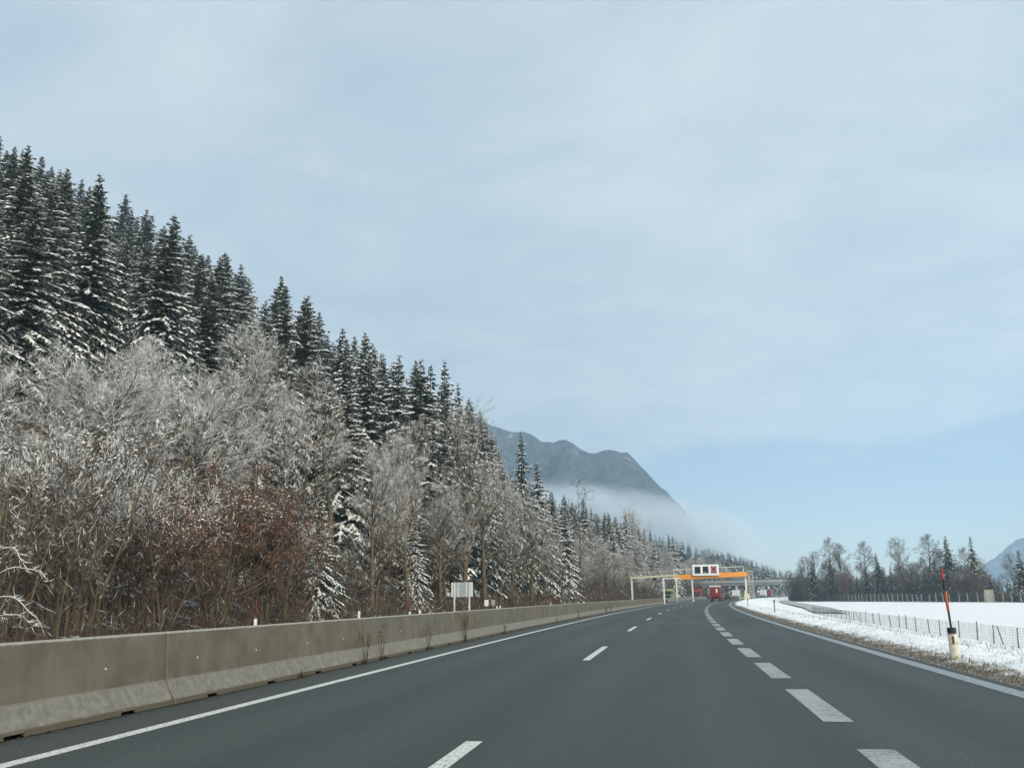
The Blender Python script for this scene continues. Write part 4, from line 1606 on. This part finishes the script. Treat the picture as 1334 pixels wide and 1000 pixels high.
for i, (px, top, u) in enumerate(((448, 440, -44), (472, 434, -42), (498, 462, -40), (518, 464, -37), (541, 470, -36), (560, 474, -35), (578, 472, -34), (596, 500, -33), (612, 520, -32), (628, 544, -31), (640, 566, -30))):
    y = spot(px, u, 14)
    X, z = off(y) + u, hill(u, y) - .1
    h = min(31, height_for(X, y, z, top))
    used.append((X, y))
    o = plant('spruce_tree', SPR[i % 5], 'snow-dusted skyline spruce', 'tree', (X, y, z), h / 24, tr_.uniform(0, 6.28), 'skyline spruces around the broad bare tree', h / 24 * tr_.uniform(.9, 1.15))
    later_tall.append((px, o))
NUM = 'second third fourth fifth sixth seventh eighth ninth tenth'.split()
for i, (px, o) in enumerate(later_tall):
    o['label'] = ('leftmost' if i == 0 else 'rightmost' if i == len(later_tall) - 1 else NUM[i - 1] + ' from left') + ' of the tall spruces lined up left of the broad bare tree'

# crowds of trees: an occlusion record keeps what the photo cannot show out of the place
cover = np.full(1500, 2000.0)


def visible(px, top, half, margin):
    a, b_ = int(max(0, px - half + 80)), int(min(1499, px + half + 80))
    if b_ <= a:
        return False
    return top + margin < np.median(cover[a:b_])


def hide(px, top, half, f):
    a, b_ = int(max(0, px - half + 80)), int(min(1499, px + half + 80))
    if b_ > a:
        cover[a:b_] = np.minimum(cover[a:b_], top + f)


def landmark(px):
    for lim_, s_ in ((95, 'over the edge white tree'), (245, 'over the flat-boughed white tree'),
                     (390, 'over the tall rounded tree'), (505, 'over the golden-trunked tree'),
                     (645, 'over the broad tree'), (722, 'around the lone dark spruce'), (800, 'over the orange pole'), (2000, 'left of the gantries')):
        if px < lim_:
            return s_


def landmark_low(px):
    for lim_, s_ in ((95, 'near the left edge'), (245, 'behind the large frosted shrub'),
                     (400, 'behind the red-brown trees'), (560, 'above the paired barrier weeds'),
                     (700, 'around the broad tree'), (775, 'above the orange pole'), (2000, 'before the cream gantry')):
        if px < lim_:
            return s_


ORD = ('first second third fourth fifth sixth seventh eighth ninth tenth eleventh twelfth thirteenth fourteenth fifteenth sixteenth '
       'seventeenth eighteenth nineteenth twentieth').split()
queue = {}


def later(o, px, one, many):
    queue.setdefault((one, many), []).append((px, o.name))


def number_them():
    for (one, many), lst in queue.items():
        lst.sort()
        for i, (px, nm) in enumerate(lst):
            o = bpy.data.objects[nm]
            if len(lst) == 1:
                o['label'] = one
            elif i == len(lst) - 1 and len(lst) > 2:
                o['label'] = 'rightmost of the ' + many
            elif i == 0:
                o['label'] = 'leftmost of the ' + many
            elif i < len(ORD):
                o['label'] = ORD[i] + ' from left of the ' + many
            else:
                o['label'] = one
    queue.clear()


cands = []
y = 27.0
while y < 335:
    # bare trees and shrubs on the lower slope
    wmax = 32 if y < 95 else (18 if y < 150 else 13)
    w = .6
    while w < wmax:
        cands.append(('bare', y + tr_.uniform(-2.2, 2.2), -22 - w - tr_.uniform(0, 2.0)))
        w += (7.5 if y < 150 else 5.6) if w < 8 else 13.0
    w0 = 9 if y < 95 else (7 if y < 150 else 13)
    w = w0
    while w < 150:
        cands.append(('spruce', y + tr_.uniform(-2.5, 2.5), -22 - w - tr_.uniform(0, 3.0)))
        w += 10.0
    y += 7.4
cands = [c for c in cands if -75 < seen_at(off(c[1]) + c[2], c[1], hill(c[2], c[1]) + 8)[0] < 1030]
cands.sort(key=lambda c: math.hypot(off(c[1]) + c[2], c[1]))
nsp = nba = 0
for kd, y, u in cands:
    X, z = off(y) + u, hill(u, y) - .15
    if any((X - a) ** 2 + (y - c) ** 2 < (5 if kd == 'bare' else 9) for a, c in used):
        continue
    px, py, d = seen_at(X, y, z + 8)
    w = -u - 22
    if kd == 'bare':
        front = w < 5
        if not front and (px < 235 or 255 < px < 400) and y < 110 and tr_.random() < .22:
            continue
        lim = curve(FRONT if front else BARE, px) + tr_.uniform(0, 40)
        H = min(tr_.uniform(4.5, 9) if front and y < 75 else tr_.uniform(9, 17) if front else tr_.uniform(10, 18), height_for(X, y, z, lim))
        if H < 3.0:
            continue
        half = .22 * H * 1153 / d
        top = seen_at(X, y, z + H)[1]
        if not visible(px, top, half, 6):
            continue
        hide(px, top, half * .7, .45 * H * 1153 / d)
        if H < 8.5:
            ms, ref, nm = tr_.choice(SHRUB), 7, 'shrub_tree'
            lab = 'leafless many-stemmed shrub in the thicket ' + landmark_low(px)
            gp, ct = 'shrubs in the roadside thicket', 'shrub'
        else:
            r_ = tr_.random()
            if y > 150:
                ms, ref = (tr_.choice(SLIM + ROUND), 18)
            elif (r_ < .38 or (px < 240 and r_ < .8)) and w > 5:
                ms, ref = tr_.choice(WHITE), 13
            elif r_ < .75:
                ms, ref = tr_.choice(ROUND), 18
            else:
                ms, ref = tr_.choice(SLIM), 18
            nm, ct = 'bare_tree', 'tree'
            lab = (('white ' if ms in WHITE else '') + 'frosted ' + ('roadside' if front else 'slope') + ' bare tree ' + landmark_low(px))
            gp = 'frosted bare trees ' + landmark_low(px)
        s = H / ref
        o = plant(nm, ms, lab, ct, (X, y, z), s, tr_.uniform(0, 6.28), gp, s * tr_.uniform(.85, 1.15) * (1.1 if nm == 'bare_tree' else 1))
        many = ('leafless roadside shrubs ' + landmark_low(px)) if nm == 'shrub_tree' else ('white ' if ms in WHITE else '') + 'frosted ' + ('roadside' if front else 'slope') + ' trees ' + landmark_low(px)
        later(o, px, lab, many)
        nba += 1
    else:
        lim = curve(SKY, px) + abs(tr_.gauss(0, 9)) - 9
        if w < 26 and y < 95:
            if 262 < px < 395:
                continue
            lim = curve(BARE, px) + tr_.uniform(-25, 50)
        H0 = tr_.uniform(16, 31)
        H = min(H0, height_for(X, y, z, lim))
        if H < (.82 if px < 420 and not (w < 26 and y < 95) else .55) * H0 or H < 9:
            continue
        half = .12 * H * 1153 / d
        top = seen_at(X, y, z + H)[1]
        if not visible(px, top, half * .8, 5 if w < 26 and y < 95 else 9 if top < curve(SKY, px) + 40 else 15):
            continue
        hide(px, top, half * .9, .24 * H * 1153 / d)
        dsk = top - curve(SKY, px)
        row = 'dark spruce tip on the skyline ' if dsk < 14 else 'snow-dusted spruce just below the skyline ' if dsk < 70 else 'snow-laden spruce low on the slope '
        zone = (row + landmark(px), 'spruces ' + landmark(px))
        s = H / 24
        o = plant('spruce_tree', tr_.choice(SPR), zone[0], 'tree', (X, y, z), s, tr_.uniform(0, 6.28), zone[1], s * tr_.uniform(1.1, 1.5))
        o.rotation_euler[0] = tr_.gauss(0, .03); o.rotation_euler[1] = tr_.gauss(0, .03)
        later(o, px, zone[0], row.replace(' tip on the skyline ', ' tips on the skyline ').replace('spruce just', 'spruces just').replace('spruce low', 'spruces low') + landmark(px))
        nsp += 1
number_them()
print('near spruces', nsp, 'bare', nba)

# the wooded ridge beyond: single trees where they can be told apart, the rest as one mass
rb, rsn = MB(), MB()
nri = 0
cands = []
y = 300.0
while y < 1080:
    st = 6.5 + (y - 300) * .006
    w = 4
    while w < 78:
        cands.append((y + tr_.uniform(-.4, .4) * st, -22 - w - tr_.uniform(0, .8) * st, w))
        w += st
    y += st
cands.sort(key=lambda c: c[1] * -0 + c[0] - c[2] * -.2)
mass_v, mass_f, mass_m = [], [], []


def add_mass(me, X, y, z, s, sxy, rz):
    ca, sa = math.cos(rz), math.sin(rz)
    co = np.empty(len(me.vertices) * 3, dtype=np.float32)
    me.vertices.foreach_get('co', co)
    co = co.reshape(-1, 3)
    n0 = sum(len(q) for q in mass_v)
    o_ = np.stack([X + (co[:, 0] * ca - co[:, 1] * sa) * sxy, y + (co[:, 0] * sa + co[:, 1] * ca) * sxy, z + co[:, 2] * s], 1)
    mass_v.append(o_)
    for p_ in me.polygons:
        mass_f.append(tuple(i + n0 for i in p_.vertices)); mass_m.append(p_.material_index)


def ridge_seg(px):
    for lim_, s_ in ((765, 'just right of the roadside spruce'), (810, 'left of the round ridge tree'), (845, 'under the round ridge tree'),
                     (880, 'above the cream gantry'), (935, 'above the orange beam'), (2000, 'right of the sign panel')):
        if px < lim_:
            return s_


mini = [spruce_mesh(300 + i, 24.0, .5, 17, 6, 0, .17)[1] for i in range(3)]
nm_ = 0
for y, u, w in cands:
    X, z = off(y) + u, hill(u, y) - .2
    px, py, d = seen_at(X, y, z + 10)
    if not (690 < px < 1062):
        continue
    bare_ = w < 20 and tr_.random() < .75
    lim = curve(SKY, px) + abs(tr_.gauss(0, 5)) - 1
    H = min(tr_.uniform(10, 17) if bare_ else tr_.uniform(16, 26), height_for(X, y, z, lim))
    if H < 7:
        continue
    half = .13 * H * 1153 / d
    top = seen_at(X, y, z + H)[1]
    if not visible(px, top, max(1.5, half), 3):
        continue
    hide(px, top, max(1.5, half * .8), .3 * H * 1153 / d)
    if bare_ and y < 620:
        s = H / 18
        o = plant('bare_tree', tr_.choice(SLIM + ROUND), 'hazy grey bare tree at the foot of the far wooded ridge', 'tree', (X, y, z), s, tr_.uniform(0, 6.28), 'bare trees below the far ridge', s * 1.15)
        later(o, px, 'hazy grey bare tree below the far ridge', 'hazy grey trees below the ridge, ' + ridge_seg(px))
    elif nri < 75 and y < 760:
        s = H / 24
        o = plant('spruce_tree', tr_.choice(SPR), 'small bluish spruce on the far wooded ridge above the gantries', 'tree', (X, y, z), s, tr_.uniform(0, 6.28), 'spruces on the far ridge', s * tr_.uniform(.9, 1.2))
        later(o, px, 'small bluish spruce on the far wooded ridge', 'bluish ridge spruces ' + ridge_seg(px))
        nri += 1
    else:
        add_mass(mini[nm_ % 3], X, y, z, H / 24, H / 24 * 1.2, tr_.uniform(0, 6.28))
        nm_ += 1
number_them()
print('ridge', nri, 'mass', nm_)
if mass_v:
    me = bpy.data.meshes.new('ridge_forest')
    me.from_pydata(np.concatenate(mass_v).tolist(), [], mass_f)
    me.materials.append(M['needles']); me.materials.append(M['tree_snow'])
    me.polygons.foreach_set('material_index', mass_m)
    me.update()
    kind(link('ridge_forest', me), 'stuff', 'hazy distant spruce forest at the end of the wooded ridge')
bt = plant('bare_tree', ROUND[0], 'large round grey tree standing above the others on the far ridge', 'tree', (0, 0, 0), 1, 1.0)
yy = 345.0
pp = at_depth(824, 720, yy)
bt.location = (pp.x, yy, hill(pp.x - off(yy), yy) - .2)
hh = height_for(pp.x, yy, bt.location.z, 666)
bt.scale = (hh / 18 * 1.0, hh / 18 * 1.0, hh / 18)

# thicket under the roadside trees
ug = random.Random(19)
b = MB()
for i in range(15000):
    y = 24 + 290 * ug.random() ** 1.35
    u = -20.9 - 12 * ug.random() ** 1.4
    z = hill(u, y)
    h = ug.uniform(.5, 2.6) * (1 + y / 300)
    p0 = on(u, y, z - .05)
    d = Vector((ug.uniform(-.45, .45), ug.uniform(-.45, .45), 1)).normalized()
    p1 = p0 + d * h
    b.blade(p0, p1, .008 + y * .00007, Vector((ug.uniform(-1, 1), ug.uniform(-1, 1), 0)).normalized(), ug.choice((0, 0, 0, 1)))
    for _ in range(3):
        q = p0.lerp(p1, ug.uniform(.25, .95))
        e = q + Vector((ug.uniform(-.5, .5), ug.uniform(-.5, .5), ug.uniform(.1, .6))) * (.5 + h * .25)
        b.blade(q, e, .006 + y * .00005, Vector((ug.uniform(-1, 1), ug.uniform(-1, 1), .3)).normalized(), 0 if ug.random() < .7 else 1 if ug.random() < .8 else 2)
kind(b.build('undergrowth', [M['twig'], M['redtwig'], M['tree_snow']]), 'stuff', 'dense leafless undergrowth below the roadside trees')

# ------------------------------------------------------------------ trees on the right, beyond the field


def right_tree(name, meshes, ref, px, top, back, label, sxy=1.0, group=None):
    y = 330 - (px - 1030) * .36 + back          # the clump runs back to the left along the far fence
    p_ = at_depth(px, 770, y)
    z = -1.35
    h = height_for(p_.x, y, z, top)
    s = h / ref
    o = plant(name, meshes, label, 'tree', (p_.x, y, z), s, tr_.uniform(0, 6.28), group, s * sxy)
    if group:
        seg = 'left of the snow-flecked spruce' if px < 1146 else 'left of the largest spruce' if px < 1236 else 'around the yellow cabinet'
        many = ('dark clump spruces ' if name == 'spruce_tree' else 'dense brown clump trees ') + seg
        later(o, px, label + ' ' + seg, many)


for nm, ms, ref, px, top, back, lab, sx_ in (
        ('spruce_tree', SPR_DARK[0], 18, 1240, 697, 6, 'largest dark spruce of the right clump, behind the snow pole', 1.05),
        ('spruce_tree', SPR_DARK[1], 18, 1273, 698, 10, 'narrow dark spruce behind the pale yellow cabinet', .95),
        ('spruce_tree', SPR_DARK[0], 18, 1146, 719, 8, 'snow-flecked dark spruce in the middle of the right clump', .95),
        ('spruce_tree', SPR_DARK[1], 18, 1130, 736, 4, 'small narrow spruce left of the snow-flecked spruce', 1.1),
        ('spruce_tree', SPR_DARK[0], 18, 1163, 735, 4, 'small dark spruce right of the snow-flecked spruce', .8),
        ('spruce_tree', SPR_DARK[1], 18, 1208, 738, 4, 'small dark spruce left of the largest spruce', 1.3),
        ('spruce_tree', SPR_DARK[0], 18, 1222, 726, 8, 'dark spruce pressed against the left side of the largest spruce', .9),
        ('spruce_tree', SPR_DARK[1], 18, 1334, 716, 4, 'dark spruce cut by the right frame edge', 1.4),
        ('spruce_tree', SPR_DARK[1], 18, 1292, 752, 0, 'low snowy spruce just right of the pale yellow cabinet', 1.8),
        ('spruce_tree', SPR_DARK[0], 18, 1084, 724, 10, 'dark slim spruce below the leftmost tall bare tree', .7),
        ('bare_tree', HAZEL[0], 14, 1046, 726, 0, 'dense grey brown bare tree at the left end of the right clump', .95),
        ('bare_tree', HAZEL[0], 14, 1060, 720, 6, 'bare brown tree second from the left end of the right clump', .9),
        ('bare_tree', HAZEL[1], 16, 1081, 699, 8, 'leftmost tall slender bare tree of the right clump', 1.2),
        ('bare_tree', HAZEL[1], 16, 1098, 707, 8, 'second tall slender bare tree of the right clump, over the russet tree', 1.5),
        ('bare_tree', HAZEL[1], 16, 1126, 704, 14, 'tall slender reddish bare tree left of the snow-flecked spruce', 1.35),
        ('bare_tree', HAZEL[0], 14, 1180, 702, 12, 'spreading bare tree with open crown in the middle of the right clump', .95),
        ('bare_tree', HAZEL[1], 16, 1210, 695, 12, 'tall pale bare tree left of the largest spruce', 1.5),
        ('bare_tree', HAZEL[0], 14, 1228, 716, 18, 'bare tree half hidden by the largest spruce', .9),
        ('bare_tree', HAZEL[1], 16, 1257, 712, 16, 'bare tree between the largest and the narrow spruce', 1.4),
        ('bare_tree', HAZEL[0], 14, 1285, 728, 16, 'low bare tree right of the narrow spruce', .8),
        ('bare_tree', HAZEL[0], 14, 1322, 722, 6, 'open bare tree beside the right frame edge', .8),
        ('bare_tree', HAZEL[0], 14, 1150, 742, 16, 'low bare tree behind the snow-flecked spruce', 1.2),
        ('bare_tree', HAZEL[0], 14, 1195, 735, 10, 'low dense bare tree left of the pale tall one', 1.3),
        ('russet_tree', RUSSET[0], 8, 1104, 742, 0, 'low russet-leaved tree at the left of the right clump', .75)):
    right_tree(nm, ms, ref, px, top, back, lab, sx_)
for i in range(46):
    px = 1032 + 265 * (i + tr_.random()) / 46
    dk = tr_.random()
    topc = curve(((1030, 738), (1050, 726), (1080, 716), (1130, 728), (1180, 724), (1230, 722), (1260, 722), (1300, 745)), px) + tr_.uniform(2, 26)
    if dk < .26:
        right_tree('spruce_tree', SPR_DARK[i % 2], 18, px, topc + 4, tr_.uniform(2, 26), 'dark spruce deep inside the right tree clump', tr_.uniform(.9, 1.2), 'spruces filling the right clump')
    else:
        right_tree('bare_tree', HAZEL[2] if dk < .75 else HAZEL[0], 11 if dk < .75 else 14, px, topc + 4, tr_.uniform(0, 24), 'dense grey brown bare tree inside the right tree clump', tr_.uniform(.9, 1.3), 'bare trees filling the right clump')
number_them()
b = MB()
for i in range(12000):
    px = ug.uniform(1028, 1345)
    y = 330 - (px - 1030) * .36 + ug.uniform(0, 22)
    p0 = at_depth(px, 770, y); p0.z = -1.4
    h = ug.uniform(.6, 2.2) + 5.0 * ug.random() ** 3 * (.5 + N1(px * .06, 3.3)) * (1 if px < 1290 else .5)
    p1 = p0 + Vector((ug.uniform(-.4, .4) * h, ug.uniform(-.4, .4) * h, h))
    b.blade(p0, p1, .05, Vector((1, ug.uniform(-.5, .5), 0)).normalized(), 0)
    for _ in range(2):
        q = p0.lerp(p1, ug.uniform(.3, .9))
        b.blade(q, q + Vector((ug.uniform(-1, 1), ug.uniform(-1, 1), ug.uniform(.3, 1.4))), .03, Vector((1, ug.uniform(-.5, .5), 0)).normalized(), ug.choice((0, 0, 0, 1)))
kind(b.build('clump_undergrowth', [M['twig'], M['redtwig']]), 'stuff', 'dark leafless undergrowth inside the right tree clump')
# hazy wood behind the right field
mass_v, mass_f, mass_m = [], [], []
for i in range(150):
    X = ug.uniform(60, 420); y = 470 + ug.uniform(-60, 140)
    add_mass(mini[i % 3] if ug.random() < .45 else HAZEL[i % 2][1] if i % 9 == 0 else mini[i % 3], X, y, -2.5, ug.uniform(6, 13) / 24, ug.uniform(8, 14) / 24 * 1.3, ug.uniform(0, 6))
me = bpy.data.meshes.new('far_wood')
me.from_pydata(np.concatenate(mass_v).tolist(), [], mass_f)
me.materials.append(M['needles']); me.materials.append(M['tree_snow']); me.materials.append(M['frost_twig']); me.materials.append(M['leaf'])
me.polygons.foreach_set('material_index', mass_m)
me.update()
kind(link('far_wood', me), 'stuff', 'low hazy wood far behind the snowy field')
